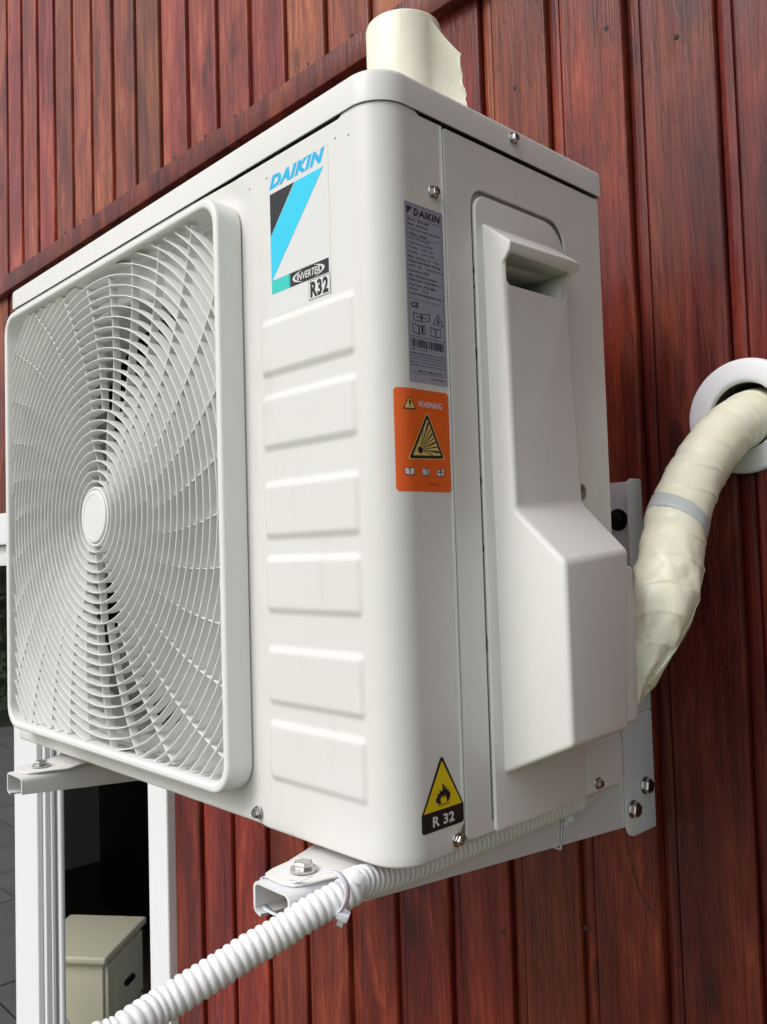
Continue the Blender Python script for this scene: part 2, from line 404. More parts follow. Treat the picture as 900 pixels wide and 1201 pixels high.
# nail heads along the bottom of the upper planks and a few nail holes
bm = bmesh.new()
for k in range(-30, 8):
    x = PX-.0206 + PITCH*k + .06 + random.uniform(-.006, .006)
    lathe([(0, .0006), (.0028, .0006), (.0032, 0)], 10, bm, axis_m((x, YW, TZ1+.017+random.uniform(-.004, .004)), (0, -1, 0)))
for x, z, r in ((.605, .7955, .004), (.6855, .748, .003), (.4757, .782, .0028), (.694, -.0034, .0025), (.638, -.2146, .0024), (.34, -.33, .0022), (.41, -.25, .003), (.53, -.21, .003)):
    lathe([(0, .0005), (r*.8, .0005), (r, 0)], 10, bm, axis_m((x, YW-.0003, z), (0, -1, 0)))
link('nail_heads', bm_mesh('nail_heads', bm), M['gap'], wall)['kind'] = 'stuff'
# crack under the bracket
cp = [(.583, -.085), (.5861, -.1003), (.5905, -.122), (.5955, -.1387), (.6009, -.1534), (.611, -.167), (.6195, -.1767), (.6235, -.181)]
cp = catmull([(x, YW-.0002, z) for x, z in cp], 6)
bm = sweep(cp, lambda i, s, a: .0005+.0013*math.sin(PI*i/len(cp))*(.5+.5*noise.noise(Vector((i*.4, 0, 0)))), 6)
link('crack', bm_mesh('crack', bm), M['gap'], wall)

# ---- window in the wall
win = link('window', mesh('w', [], []), None, wall); bpy.data.meshes.remove(win.data) if False else None
bm = bmesh.new()
YF = .415
add_box(bm, (-1.148, YF, WZ0), (-1.003, .4288, WZ1-.001), .004)
add_box(bm, (-1.147, .4289, WZ0), (-1.1402, .4549, WZ1-.0015))           # mullion, outer leaf
add_box(bm, (-1.140, .4292, WZ0), (-.990, .4420, WZ1-.001), .003)
add_box(bm, (-1.140, .4425, WZ0), (-.984, .4500, WZ1-.001), .002)
add_box(bm, (-1.140, .4572, WZ0), (-.972, .4700, WZ1-.001), .005)
add_box(bm, (-.457, YF, WZ0-.05), (-.384, .470, .2695), .003)            # right casing
add_box(bm, (-2.70, YF-.002, .270), (-.380, .470, .352), .003)           # head casing
add_box(bm, (-2.70, YF, WZ0-.05), (-2.62, .470, .2695), .003)
add_box(bm, (-2.70, YF-.004, WZ0-.11), (-.380, .500, WZ0-.0505), .003)
win.data = bm_mesh('window', bm); win.data.transform(Matrix.Translation(-ORG[wall.name])); win.data.materials.append(M['white'])
def subwin(name, a, b, mt, bev=.002):
    bm = bmesh.new(); add_box(bm, a, b, bev); o = link(name, bm_mesh(name, bm), mt, wall); o.parent = win; return o
subwin('seal', (-1.1395, .4503, WZ0+.001), (-.990, .4569, WZ1-.002), M['greyframe'], .001)
bm = bmesh.new()
for a, b in (((-2.60, .437, WZ0), (-2.53, .475, .268)), ((-1.20, .437, WZ0), (-1.1485, .475, .268)), ((-2.529, .437, .215), (-1.201, .475, .268)), ((-2.529, .437, WZ0), (-1.201, .475, WZ0+.08))):
    add_box(bm, a, b, .003)
o = link('sash', bm_mesh('sash', bm), M['white'], wall); o.parent = win
o = subwin('pane', (-2.5295, .452, WZ0+.079), (-1.2005, .456, .216), M['glass'], 0)
for p_ in o.data.polygons: p_.use_smooth = False

# ---- the dark room behind the window
bm = bmesh.new(); RZ = GZ+.1
for a, b in (((-4.2, .60, RZ-.05), (.3, 3.6, RZ-.001)),): add_box(bm, a, b)
link('room_floor', bm_mesh('room_floor', bm), M['roomfloor'], None, False)['kind'] = 'structure'
bm = bmesh.new()
for a, b in (((-4.2, 3.55, RZ), (.3, 3.6, 1.0)), ((-4.2, .60, RZ), (-4.15, 3.549, 1.0)), ((.25, .60, RZ), (.3, .95, 1.0)), ((.25, 3.2, RZ), (.3, 3.549, 1.0)), ((.25, .951, RZ), (.3, 3.199, -1.25)), ((.25, .951, .85), (.3, 3.199, 1.0)), ((-4.2, .60, 1.001), (.3, 3.6, 1.05)), ((-4.149, .588, RZ), (-2.7, .62, 1.0)), ((-.40, .588, RZ), (.249, .62, 1.0)), ((-2.699, .588, .33), (-.401, .62, 1.0))): add_box(bm, a, b)  # right wall has an unseen opening, added to let daylight onto the chest
link('room_walls', bm_mesh('room_walls', bm), M['roomwall'], None, False)['kind'] = 'structure'

# chest of drawers inside, turned about 38 degrees
ct = empty('chest_of_drawers', (-1.388, .7645, RZ), 'cream white chest of drawers standing in the dark room beyond the open window', 'chest')
e1 = Vector((-.624, .781, 0)); e2 = Vector((-.781, -.624, 0)); cc = Vector((-1.388, .7645, 0))
def CF(u, v, z): return cc + e1*u + e2*v + Vector((0, 0, z))
def cbox(name, u0, u1, v0, v1, z0, z1, mt, bev, parent):
    t = prism([(u0, v0), (u1, v0), (u1, v1), (u0, v1)], lambda u, v, d: CF(u, v, d), z0, z1, bev, 3)
    return link(name, bm_mesh(name, t), mt, parent)
TOPZ = -.956
cbox('top', 0, .30, 0, .27, TOPZ-.024, TOPZ, M['chest'], .008, ct)
cbox('carcass', .02, .285, .02, .25, RZ+.05, TOPZ-.0245, M['chest'], .002, ct)
dz = (TOPZ-.03-RZ-.06)/3
for i in range(3):
    z1 = TOPZ-.034-i*dz
    d = cbox('drawer', .028, .277, .006, .0195, z1-dz+.012, z1, M['chest'], .004, ct)
    h = cbox('handle', .125, .18, -.012, .0055, z1-dz/2-.008, z1-dz/2+.008, M['darkmetal'], .004, ct); h.parent = d
    r_ = cbox('raised_panel', .055, .25, .001, .0055, z1-dz+.04, z1-.035, M['chest'], .003, ct); r_.parent = d
for u, v in ((.03, .03), (.25, .03), (.03, .21), (.25, .21)): cbox('leg', u, u+.03, v, v+.03, RZ, RZ+.0495, M['chest'], .003, ct)
# wardrobe behind it
wd = empty('wardrobe', (-2.9, 1.75, RZ), 'near black wardrobe standing at the back of the dark room', 'wardrobe')
box('carcass', (-3.5, 1.75, RZ), (-1.3, 2.35, .6), M['wardrobe'], wd, .005)
for i in range(4):
    xx = -3.49+i*.548
    d = box('door', (xx, 1.73, RZ+.06), (xx+.54, 1.7495, .59), M['wardrobe'], wd, .003)
bm = sweep(catmull([(-2.352, 1.729, -.80), (-2.352, 1.705, -.78), (-2.352, 1.700, -.70), (-2.352, 1.705, -.62), (-2.352, 1.729, -.60)], 6), lambda i, s, a: .007, 8)
o = link('handle', bm_mesh('handle', bm), M['greyframe'], wd); o.parent = d
# cable by the jamb
cp = catmull([(-1.395, .585, -1.10), (-1.38, .59, -1.045), (-1.32, .60, -1.035), (-1.27, .61, -1.06), (-1.23, .62, -1.15), (-1.22, .64, RZ+.01)], 8)
cab = empty('power_cable', (-1.395, .585, -1.12), 'grey power cable with black plug hanging inside the window jamb', 'cable')
link('lead', bm_mesh('lead', sweep(cp, lambda i, s, a: .004, 8)), M['greyframe'], cab)
box('plug', (-1.43, .57, -1.12), (-1.38, .60, -1.01), M['black'], cab, .008)

# ================================================================ THE AIR CONDITIONER
W, H, D, RC = .675, .565, .280, .027
ac = empty('air_conditioner', (W/2, D/2, 0), 'ivory outdoor air conditioner unit with round fan grille, mounted on red timber wall', 'air conditioner')
SA = W-RC; AL = RC*PI/2; SE = SA+AL+(.0665-RC)
def surf(s, z, o=0.0):
    if s <= SA: return Vector((s, -o, z))
    if s < SA+AL:
        a = (s-SA)/RC; return Vector((SA+(RC+o)*math.sin(a), RC-(RC+o)*math.cos(a), z))
    return Vector((W+o, RC+s-SA-AL, z))
def y2s(y): return SA+AL+y-RC
EMB = [(.3605, .4075), (.3010, .3470), (.2300, .2770), (.1715, .2180), (.0995, .1465), (.0400, .0880)]
def sdf_rr(x, z, x0, x1, z0, z1, r):
    cx, cz = (x0+x1)/2, (z0+z1)/2; qx = abs(x-cx)-(x1-x0)/2+r; qz = abs(z-cz)-(z1-z0)/2+r
    return math.hypot(max(qx, 0), max(qz, 0))+min(max(qx, qz), 0)-r
def disp(s, z):
    d = 0
    if s < .56: d -= .0030*(1-sstep(-.012, .010, sdf_rr(s, z, -.1, .5165, -.1, .5325, .03)))
    if .52 < s < .66:
        for a, b in EMB:
            if a-.008 < z < b+.008:
                q = sdf_rr(s, z, .5295, .6470, a-.001, b+.001, .007)
                d += .0024*(1-sstep(-.0070, .0, q))
    if z < .003: d -= .0028*(1-math.sqrt(max(0, 1-((.003-z)/.003)**2)))
    return d
def lin(a, b, n): return [a+(b-a)*i/n for i in range(n)]
sl_ = lin(0, .035, 3)+lin(.035, .494, 12)+lin(.494, .502, 3)+lin(.502, .5275, 18)+lin(.5275, .650, 96)+lin(.650, SA+AL, 20)+lin(SA+AL, SE, 8)+[SE]
zl_ = [0, .0003, .0008, .0015, .003, .010, .018, .026]+lin(.033, .425, 270)+lin(.425, .505, 10)+lin(.505, .5375, 22)+[.5375]
GX0, GX1, GZ0, GZ1 = .0349, .4941, .0329, .5131
V = []; Fc = []; ns, nz = len(sl_), len(zl_)
def zmap(s, z):
    lo = .020*sstep(y2s(.0565), y2s(.0655), s) if z < .05 else 0   # cut corner at the seam
    z2 = z + lo*(1-z/.05) if z < .05 else z
    if z > .5: z2 += (z-.5)/.0375*max(.0028*sstep(.632, .640, s)*(1-sstep(y2s(.0375), y2s(.0395), s)), .0020*(1-sstep(.42, .50, s)))
    return z2
for z in zl_:
    for s in sl_: V.append(surf(s, zmap(s, z), disp(s, z)))
for j in range(nz-1):
    for i in range(ns-1):
        if GX0 < (sl_[i]+sl_[i+1])/2 < GX1 and GZ0 < (zl_[j]+zl_[j+1])/2 < GZ1: continue
        Fc.append((j*ns+i, j*ns+i+1, (j+1)*ns+i+1, (j+1)*ns+i))
# returned rims: bottom, top, seam
def rim(idx, fn):
    global V, Fc
    st = len(V)
    for i in idx: V.append(fn(V[i]))
    for a in range(len(idx)-1): Fc.append((idx[a], idx[a+1], st+a+1, st+a))
cx_, cy_ = W/2, D/2
def inward(p, d):
    q = Vector(p)
    if q.y < RC and q.x < SA: return q+Vector((0, d, 0))
    if q.y < RC: v = Vector((SA-q.x, RC-q.y, 0)).normalized(); return q+v*d
    return q+Vector((-d, 0, 0))
rim(list(range(ns)), lambda p: inward(p, .012)); rim([(nz-1)*ns+i for i in range(ns)], lambda p: inward(p, .004))
rim([j*ns+ns-1 for j in range(nz)], lambda p: inward(p, .005))
fs = link('front_shell', mesh('front_shell', V, Fc), M['shell'], ac)
# inner body: core behind the front shell, back, left side, bottom
box('inner_core', (.512, .010, .006), (.6450, .272, .536), M['gap'], ac)
bm = bmesh.new()
add_box(bm, (0, .0025, .001), (.0012, D, .538)); add_box(bm, (.0015, D-.0012, .001), (W-.002, D, .538))
link('rear_casing', bm_mesh('rear_casing', bm), M['shell'], ac, False)
bm = bmesh.new(); prism([(.004, .004), (W-.030, .004), (W-.012, .012), (W-.006, .030), (W-.006, D-.003), (.004, D-.003)], lambda u, v, d: Vector((u, v, d)), .0015, .0055, .001, 2, bm)
for xa in (.19, .35): add_box(bm, (xa, .09, -.0015), (xa+.05, D-.03, .0014), .001)
link('base_pan', bm_mesh('base_pan', bm), M['shell'], ac)
box('heat_exchanger', (.004, D-.03, .01), (.510, D-.004, .536), M['dark'], ac)

# side panel with a recess for the access plate
def SX(off): return lambda u, v, d: Vector((W+off+d, u, v))
pl_out = rrect(.0680, D, .0055, .5375, (.004, .003, .003, .006), 4)
def skewed(P, z0, z1, k=.0):  # plates lean a touch
    return P
hole = rrect(.0978, .2222, .012, .5003, (.004, .020, .016, .004), 8)
link('side_panel', curve_plate([pl_out, hole], .0011, .0009, SX(-.0011), 'side_panel'), M['shell'], ac)
rb_ = box('recess_back', (W-.0075, .069, .008), (W-.0055, .2785, .535), M['plastic'], ac)
# lower edge filler under the plate
link('bottom_strip', curve_plate([rrect(.2238, D-.001, .0065, .0460, .002, 3)], .0007, .0005, SX(.0006), 'bottom_strip'), M['shell'], ac)
plate = rrect(.1000, .2200, .0045, .4955, (.003, .030, .014, .004), 10)
pl = link('access_plate', curve_plate([plate], .0022, .0014, SX(-.0002), 'access_plate', 3), M['plastic'], ac)
# slots along the left edge of the access plate
bm = bmesh.new()
for za, zb in ((.432, .436), (.420, .4225), (.366, .373), (.268, .273), (.216, .221), (.140, .150)):
    add_box(bm, (W-.003, .0980, za), (W-.0004, .0993, zb))
link('hinge_slots', bm_mesh('hinge_slots', bm, None), M['gap'], ac, False)['kind'] = 'stuff'

# valve cover
vc = link('valve_cover', mesh('v', [], []), None, ac)
def hull_prism(sec):   # sec: list of (x, z, y_left, y_right) closed
    t = bmesh.new(); A = [t.verts.new((x, yl, z)) for x, z, yl, yr, zr in sec]; B = [t.verts.new((x, yr, zr)) for x, z, yl, yr, zr in sec]
    n = len(sec); t.faces.new(A); t.faces.new(B[::-1])
    for i in range(n): t.faces.new((A[i], B[i], B[(i+1) % n], A[(i+1) % n]))
    bmesh.ops.recalc_face_normals(t, faces=t.faces[:]); return t
PB = W+.0020
sec = [(PB-.002, .4745, .1085, .2030, .4755), (.7030, .4520, .1092, .2045, .4545), (.7015, .4450, .1092, .2045, .4480), (.6958, .4385, .1094, .1948, .4400), (.6966, .2470, .1108, .2035, .2540), (.7400, .2070, .1110, .1980, .2138), (.7400, .0744, .1110, .1868, .0761), (PB-.002, .0445, .1120, .2010, .0560)]
t = hull_prism(sec)
def bwid(e): return .0016 if (e.verts[0].co.z+e.verts[1].co.z)/2 > .437 else .0040
eds = [e for e in t.edges if e.calc_face_angle(0) > .12 and not all(v.co.x < PB for v in e.verts)]
lay = t.edges.layers.float.get('bevel_weight_edge') or t.edges.layers.float.new('bevel_weight_edge')
vc.data = bm_mesh('valve_cover', t, 50); vc.data.transform(Matrix.Translation(-ORG[ac.name])); vc.data.materials.append(M['plastic'])
at = vc.data.attributes.get('bevel_weight_edge') or vc.data.attributes.new('bevel_weight_edge', 'FLOAT', 'EDGE')
for e in vc.data.edges:
    a_, b_ = [vc.data.vertices[i].co+ORG[ac.name] for i in e.vertices]
    if a_.x < PB and b_.x < PB: at.data[e.index].value = 0
    else: at.data[e.index].value = (1.0 if a_.z+b_.z > .87 else 2.6)*.3
md = vc.modifiers.new('bev', 'BEVEL'); md.limit_method = 'WEIGHT'; md.width = .0055; md.segments = 4
cut = bmesh.new()
prism(rrect(.1122, .1922, .4205, .4440, (.0015, .0008, .0008, .005), 4), lambda u, v, d: Vector((d, u, v+(u-.1122)*.012)), .6480, .72, 0, 2, cut)
c1 = bpy.data.objects.new('cut', bm_mesh('cut', cut)); COL.objects.link(c1)
cut = bmesh.new(); add_box(cut, (.6478, .1130, .390), (.6940, .1915, .4400))
c2 = bpy.data.objects.new('cut', bm_mesh('cut', cut)); COL.objects.link(c2)
for c_ in (c1, c2):
    md = vc.modifiers.new('b', 'BOOLEAN'); md.operation = 'DIFFERENCE'; md.object = c_; md.solver = 'EXACT'
bpy.context.view_layer.update(); dg = bpy.context.evaluated_depsgraph_get(); dg.update()
nm = bpy.data.meshes.new_from_object(vc.evaluated_get(dg)); vc.modifiers.clear(); vc.data = nm
for c_ in (c1, c2):
    md = pl.modifiers.new('b', 'BOOLEAN'); md.operation = 'DIFFERENCE'; md.object = c_; md.solver = 'EXACT'
bpy.context.view_layer.update(); dg = bpy.context.evaluated_depsgraph_get(); dg.update()
npl = bpy.data.meshes.new_from_object(pl.evaluated_get(dg)); pl.modifiers.clear(); pl.data = npl
for c_ in (c1, c2):
    md = rb_.modifiers.new('b', 'BOOLEAN'); md.operation = 'DIFFERENCE'; md.object = c_; md.solver = 'EXACT'
bpy.context.view_layer.update(); dg = bpy.context.evaluated_depsgraph_get(); dg.update()
nrb = bpy.data.meshes.new_from_object(rb_.evaluated_get(dg)); rb_.modifiers.clear(); rb_.data = nrb
bpy.data.objects.remove(c1); bpy.data.objects.remove(c2)
for p in nm.polygons: p.use_smooth = True
bmx = bmesh.new(); bmx.from_mesh(nm)
for e in bmx.edges:
    if len(e.link_faces) == 2: e.smooth = e.calc_face_angle(0) < math.radians(32)
bmx.to_mesh(nm); bmx.free()
bm = bmesh.new()
add_box(bm, (.6482, .1918, .388), (.6900, .1940, .446)); add_box(bm, (.6482, .1105, .388), (.6800, .1125, .446)); add_box(bm, (.6482, .1126, .4436), (.6800, .1917, .4470)); add_box(bm, (.6482, .1126, .3870), (.6800, .1917, .3903)); add_box(bm, (.6462, .1105, .387), (.6481, .1940, .447))
o = link('pocket_liner', bm_mesh('pocket_liner', bm), M['plastic'], ac); o.parent = vc
bm = bmesh.new(); add_box(bm, (PB-.002, .186, .0790), (.7372, .2080, .2010), .003, 3)
o = link('pipe_shroud', bm_mesh('pipe_shroud', bm), M['plastic'], ac); o.parent = vc
bm = lathe([(.0075, 0), (.0075, .012), (.006, .013), (.0055, .010), (.0055, .002), (0, .002)], 24, None, axis_m((PB, .2125, .2635), (1, 0, 0)))
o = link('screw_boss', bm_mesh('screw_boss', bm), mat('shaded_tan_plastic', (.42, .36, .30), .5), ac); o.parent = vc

# lid
def lid_mesh():
    n = 12; LO = .0016
    def outline(off, z):
        P = [(0-off, 0-off)]
        r = RC+off
        for i in range(n+1):
            a = PI/2*i/n; P.append((SA+r*math.sin(a), RC-r*math.cos(a)))
        P += [(W+off, D+off), (-off, D+off)]
        return [(x, y, z) for x, y in P]
    lev = [(LO-.0012, .5405), (LO, .5405), (LO, .5600), (LO-.0007, .5625), (LO-.0022, .5640), (LO-.0045, .5648), (-.012, .5650)]
    V = []; Fc = []
    for o_, z in lev: V += outline(o_, z)
    k = len(outline(0, 0))
    for a in range(len(lev)-1):
        for i in range(k): j = (i+1) % k; Fc.append((a*k+i, a*k+j, (a+1)*k+j, (a+1)*k+i))
    Fc.append(tuple(range((len(lev)-1)*k, len(lev)*k)))
    return mesh('lid', V, Fc)
me = lid_mesh()
lid = link('lid', me, M['shell'], ac)
bmx = bmesh.new(); bmx.from_mesh(me)
for e in bmx.edges:
    if len(e.link_faces) == 2 and e.calc_face_angle(0) > math.radians(40): e.smooth = False
bmx.to_mesh(me); bmx.free()
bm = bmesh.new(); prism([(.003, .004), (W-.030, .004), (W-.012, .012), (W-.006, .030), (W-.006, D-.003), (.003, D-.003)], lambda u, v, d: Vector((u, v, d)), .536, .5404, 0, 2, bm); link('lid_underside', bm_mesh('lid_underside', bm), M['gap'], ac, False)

# ---- fan grille
CX, CZ = .264, .263
gr = link('fan_grille', curve_plate([rrect(.0255, .5030, .0240, .5210, .026, 10), rrect(.0335, .4950, .0320, .5130, .019, 10)], .0125, .0028, lambda u, v, d: Vector((u, -.0100+d, v)), 'fan_grille', 3), M['grille'], ac)
# flare the frame outwards to the front a little less than its base
G0, G1, GB, GT = .034, .4945, .0325, .5125
def clip_inside(x, z, r=.018): return sdf_rr(x, z, G0, G1, GB, GT, r) < 0
def strip(pts, y0, y1, th):
    """thin wall along a polyline in the xz plane, from y0 (front) to y1"""
    V = []; Fc = []; n = len(pts)
    for i, (x, z) in enumerate(pts):
        a = pts[max(i-1, 0)]; b = pts[min(i+1, n-1)]
        tx, tz = b[0]-a[0], b[1]-a[1]; l = math.hypot(tx, tz) or 1; nx, nz_ = -tz/l*th/2, tx/l*th/2
        f = .62
        V += [(x+nx*f, y0, z+nz_*f), (x-nx*f, y0, z-nz_*f), (x-nx, y0+.0012, z-nz_), (x-nx*.9, y1, z-nz_*.9), (x+nx*.9, y1, z+nz_*.9), (x+nx, y0+.0012, z+nz_)]
    for i in range(n-1):
        for k in range(6): Fc.append((i*6+k, i*6+(k+1) % 6, i*6+6+(k+1) % 6, i*6+6+k))
    Fc.append(tuple(range(6))); Fc.append(tuple((n-1)*6+k for k in range(6))[::-1])
    return V, Fc
def runs(fn, n):
    """split a sampled curve into the pieces that lie inside the frame"""
    out = []; cur = []
    for i in range(n+1):
        p = fn(i/n)
        if clip_inside(*p): cur.append(p)
        else:
            if len(cur) > 1: out.append(cur)
            cur = []
    if len(cur) > 1: out.append(cur)
    return out
GP = .01035
r = .0362; ri = 0
while r < .315:
    N_ = max(48, int(r*700))
    if r+.002 < min(CX-G0, G1-CX, CZ-GB, GT-CZ):
        rr_ = [[(CX+r*math.cos(2*PI*i/N_), CZ+r*math.sin(2*PI*i/N_)) for i in range(N_+1)]]
    else:
        rr_ = runs(lambda t: (CX+r*math.cos(2*PI*t+.785), CZ+r*math.sin(2*PI*t+.785)), N_*2)
        if len(rr_) > 1 and math.dist(rr_[0][0], rr_[-1][-1]) < .004: rr_[0] = rr_.pop()+rr_[0]
    dome = .004*(1-min(1, r/.24)**2)
    for seg_ in rr_:
        if len(seg_) < 4: continue
        V, Fc = strip(seg_, -.0165-dome, -.0062, .0012)
        o = link('grille_ring', mesh('grille_ring', V, Fc), M['grille'], ac, False); o.parent = gr
    r += GP; ri += 1
def spoke(th0, r0, r1):
    def fn(t):
        r = r0+(r1-r0)*t
        th = math.radians(th0 + 78*(r-.1) + 260*max(0, .075-r)*-1)
        return (CX+r*math.cos(th), CZ+r*math.sin(th))
    rs_ = runs(fn, 40)
    if not rs_: return
    s_ = rs_[0]
    rm = math.hypot(s_[-1][0]-CX, s_[-1][1]-CZ)
    v, f = strip(s_, -.0150, -.0072, .0012)
    o = link('grille_spoke', mesh('grille_spoke', v, f), M['grille'], ac, False); o.parent = gr
for k in range(15): spoke(-18+24*k, .033, .1085)
for k in range(30): spoke(-23.6+12*k, .1085, .32)
# hub
bm = lathe([(.0305, .004), (.0305, .0195), (.0300, .0203), (.0285, .0203), (.0280, .0195), (.0280, .0180), (.0266, .0180), (.0266, .0208), (.0260, .0215), (.0225, .0218), (.0222, .0214), (0, .0216)], 64, None, axis_m((CX, 0, CZ), (0, -1, 0)))
o = link('grille_hub', bm_mesh('grille_hub', bm, 30), M['grille'], ac); o.parent = gr
# inner side walls of the frame down to the shroud plate
V = []; Fc = []; lp = rrect(.0330, .4955, .0315, .5135, .0195, 10); n = len(lp)
for u, v in lp: V += [(u, -.001, v), (u, .0105, v)]
for i in range(n): j = (i+1) % n; Fc.append((2*i, 2*j, 2*j+1, 2*i+1))
o = link('frame_return', mesh('frame_return', V, Fc), M['grille'], ac); o.parent = gr
# bell mouth: flat plate with a round opening and a rolled throat
RB = .222
V = []; Fc = []; nb = 96
prof = [(RB+.012, .0100), (RB+.004, .0112), (RB+.001, .0140), (RB, .020), (RB, .070)]
for r, y in prof: V += [(CX+r*math.cos(2*PI*i/nb), y, CZ+r*math.sin(2*PI*i/nb)) for i in range(nb)]
for a in range(len(prof)-1):
    for i in range(nb): j = (i+1) % nb; Fc.append((a*nb+i, a*nb+j, (a+1)*nb+j, (a+1)*nb+i))
st = len(V)
for i in range(nb):
    a = 2*PI*i/nb; c, s = math.cos(a), math.sin(a)
    tt = min(((.497-CX) if c > 0 else (CX-.031))/max(abs(c), 1e-6), ((.515-CZ) if s > 0 else (CZ-.030))/max(abs(s), 1e-6))
    tt = max(tt, RB+.0121) if tt < RB+.0121 else tt
    V.append([CX+tt*c, .0100, CZ+tt*s])
for qx, qz in ((.497, .515), (.031, .515), (.031, .030), (.497, .030)):
    i = min(range(st, st+nb), key=lambda i: math.hypot(V[i][0]-qx, V[i][2]-qz)); V[i][0] = qx; V[i][2] = qz
for i in range(nb): j = (i+1) % nb; Fc.append((st+i, st+j, j, i))
link('bell_mouth', mesh('bell_mouth', V, Fc), M['plastic'], ac)
# the fan
fan = link('fan', mesh('f', [], []), None, ac)
fb = lathe([(.045, .04), (.045, -.02), (.040, -.024), (0, -.026)], 40, None, axis_m((CX, .055, CZ), (0, 1, 0)))
fan.data = bm_mesh('fan_hub', fb); fan.data.transform(Matrix.Translation(-ORG[ac.name])); fan.data.materials.append(M['blade'])
for k in range(3):
    V = []; Fc = []; nu, nv = 14, 18
    for i in range(nu+1):
        u = i/nu; r = .043+u*.165
        span = math.radians(50+38*u)
        for j in range(nv+1):
            v = j/nv; a = 2*PI*k/3 + .5 + span*(v-.5) + .35*u
            y = .052 + .042*(v-.5)*(1-.3*u) + .008*math.sin(v*PI)
            V.append((CX+r*math.cos(a), y, CZ+r*math.sin(a)))
    for i in range(nu):
        for j in range(nv): q = i*(nv+1)+j; Fc.append((q, q+1, q+nv+2, q+nv+1))
    o = link('fan_blade', mesh('fan_blade', V, Fc), M['blade'], ac); o.parent = fan
    md = o.modifiers.new('t', 'SOLIDIFY'); md.thickness = .003
box('compartment_back', (.004, .118, .010), (.5105, .121, .535), M['dark'], ac, smooth=False)
bm = bmesh.new(); add_box(bm, (CX-.03, .10, CZ-.03), (CX+.03, .1175, CZ+.03), .004); add_box(bm, (CX-.008, .108, .02), (CX+.008, .117, .51))
link('motor_mount', bm_mesh('motor_mount', bm), M['darkmetal'], ac)

# small dimples pressed into the front near the logo
bm = bmesh.new()
for x, z in ((.5428, .5238), (.6290, .5245), (.6440, .5215), (.5190, .523)):
    lathe([(0, .0002), (.0006, .0002), (.0008, 0)], 8, bm, axis_m((x, 0, z), (0, -1, 0)))
link('dimples', bm_mesh('dimples', bm), M['gap'], ac)['kind'] = 'stuff'
# screws
def screw_bm(r=.0055):
    bm = lathe([(r, 0), (r*1.02, .0006), (r*.95, .0012), (r*.72, .0015)], 24)
    lathe([(r*.74, .0012), (r*.74, .0040), (r*.66, .0048), (r*.42, .0050), (r*.36, .0030), (0, .0022)], 6, bm)
    return bm
scr = None
for loc, d, parent in (((W, .0547, .4832), (1, 0, 0), None), ((W+.0016, .1520, .5545), (1, 0, 0), None), ((W, .0575, .0100), (1, 0, 0), None), ((W+.0005, .2390, .0135), (1, 0, 0), None), ((.5113, -.0000, .0103), (0, -1, 0), None)):
    bm = screw_bm(.0052); bmesh.ops.transform(bm, matrix=axis_m(loc, d, random.random()), verts=bm.verts[:])
    link('screw', bm_mesh('screw', bm, 25), M['metal'], ac)

# ---- feet of the unit
def foot(xc):
    """pressed sheet foot lying on a bracket arm, flared at its front end"""
    pts = [(-.030, .30), (-.030, .012), (-.028, -.004), (-.024, -.018), (-.021, -.034), (-.017, -.043), (-.008, -.046), (.008, -.046), (.017, -.043), (.021, -.034), (.024, -.018), (.030, -.004), (.034, .012), (.034, .30)]
    V = []
    t = prism(pts, lambda u, v, d: Vector((xc+u, v, d+(.006*sstep(.0, .02, v) if v < .02 else .006)-.0)), -.0112, -.0092, .0008, 2)
    return t
for xc in (.597, .125):
    link('foot', bm_mesh('foot', foot(xc)), M['shell'], ac)

# ================================================================ STICKERS AND PRINT
def text_mesh(txt, u0, u1, v0, v1, fn, shear=0., bold=0., res=3, name='lettering', rot=0):
    """text fitted into the box u0..u1, v0..v1"""
    cu = bpy.data.curves.new('t', 'FONT'); cu.body = txt; cu.size = 1; cu.resolution_u = res; cu.shear = shear; cu.offset = bold; cu.fill_mode = 'BOTH'; cu.space_character = 1+bold*2.2
    me = curve_to_mesh(cu, lambda x, y, z: Vector((x, y, z)), name)
    xs = [v.co.x for v in me.vertices]; ys = [v.co.y for v in me.vertices]
    if not xs: return me
    ax, bx, ay, by = min(xs), max(xs), min(ys), max(ys)
    for v in me.vertices:
        v.co = fn(u0+(v.co.x-ax)/(bx-ax)*(u1-u0), v0+(v.co.y-ay)/(by-ay)*(v1-v0), 0)
    return me
def join_meshes(L, name):
    bm = bmesh.new()
    for me in L: bm.from_mesh(me)
    out = bpy.data.meshes.new(name); bm.to_mesh(out); bm.free(); return out
def FN(o): return lambda u, v, d: surf(u, v, o)
def patch(u0, u1, v0, v1, o, nu=12, nv=2, r=.0):
    """sticker sheet following the casing"""
    P = rrect(u0, u1, v0, v1, r, 4) if r else None
    V = []; Fc = []
    for i in range(nu+1):
        u = u0+(u1-u0)*i/nu
        inset = 0
        if r:
            e = min(u-u0, u1-u)
            if e < r: inset = r-math.sqrt(max(0, r*r-(r-e)**2))
        for j in range(nv+1):
            v = v0+inset+(v1-v0-2*inset)*j/nv; V.append(surf(u, v, o))
    for i in range(nu):
        for j in range(nv): a = i*(nv+1)+j; Fc.append((a, a+nv+1, a+nv+2, a+1))
    return mesh('patch', V, Fc)
def poly(P, o):
    us = [p[0] for p in P]
    bm = bmesh.new(); bm.faces.new([bm.verts.new((u, v, 0)) for u, v in P])
    u = SA+.0012
    while u < SA+AL+.001:
        if min(us) < u < max(us):
            bmesh.ops.bisect_plane(bm, geom=bm.verts[:]+bm.edges[:]+bm.faces[:], plane_co=(u, 0, 0), plane_no=(1, 0, 0))
        u += .0012
    for v in bm.verts: v.co = surf(v.co.x, v.co.y, o)
    me = bpy.data.meshes.new('poly'); bm.to_mesh(me); bm.free(); return me
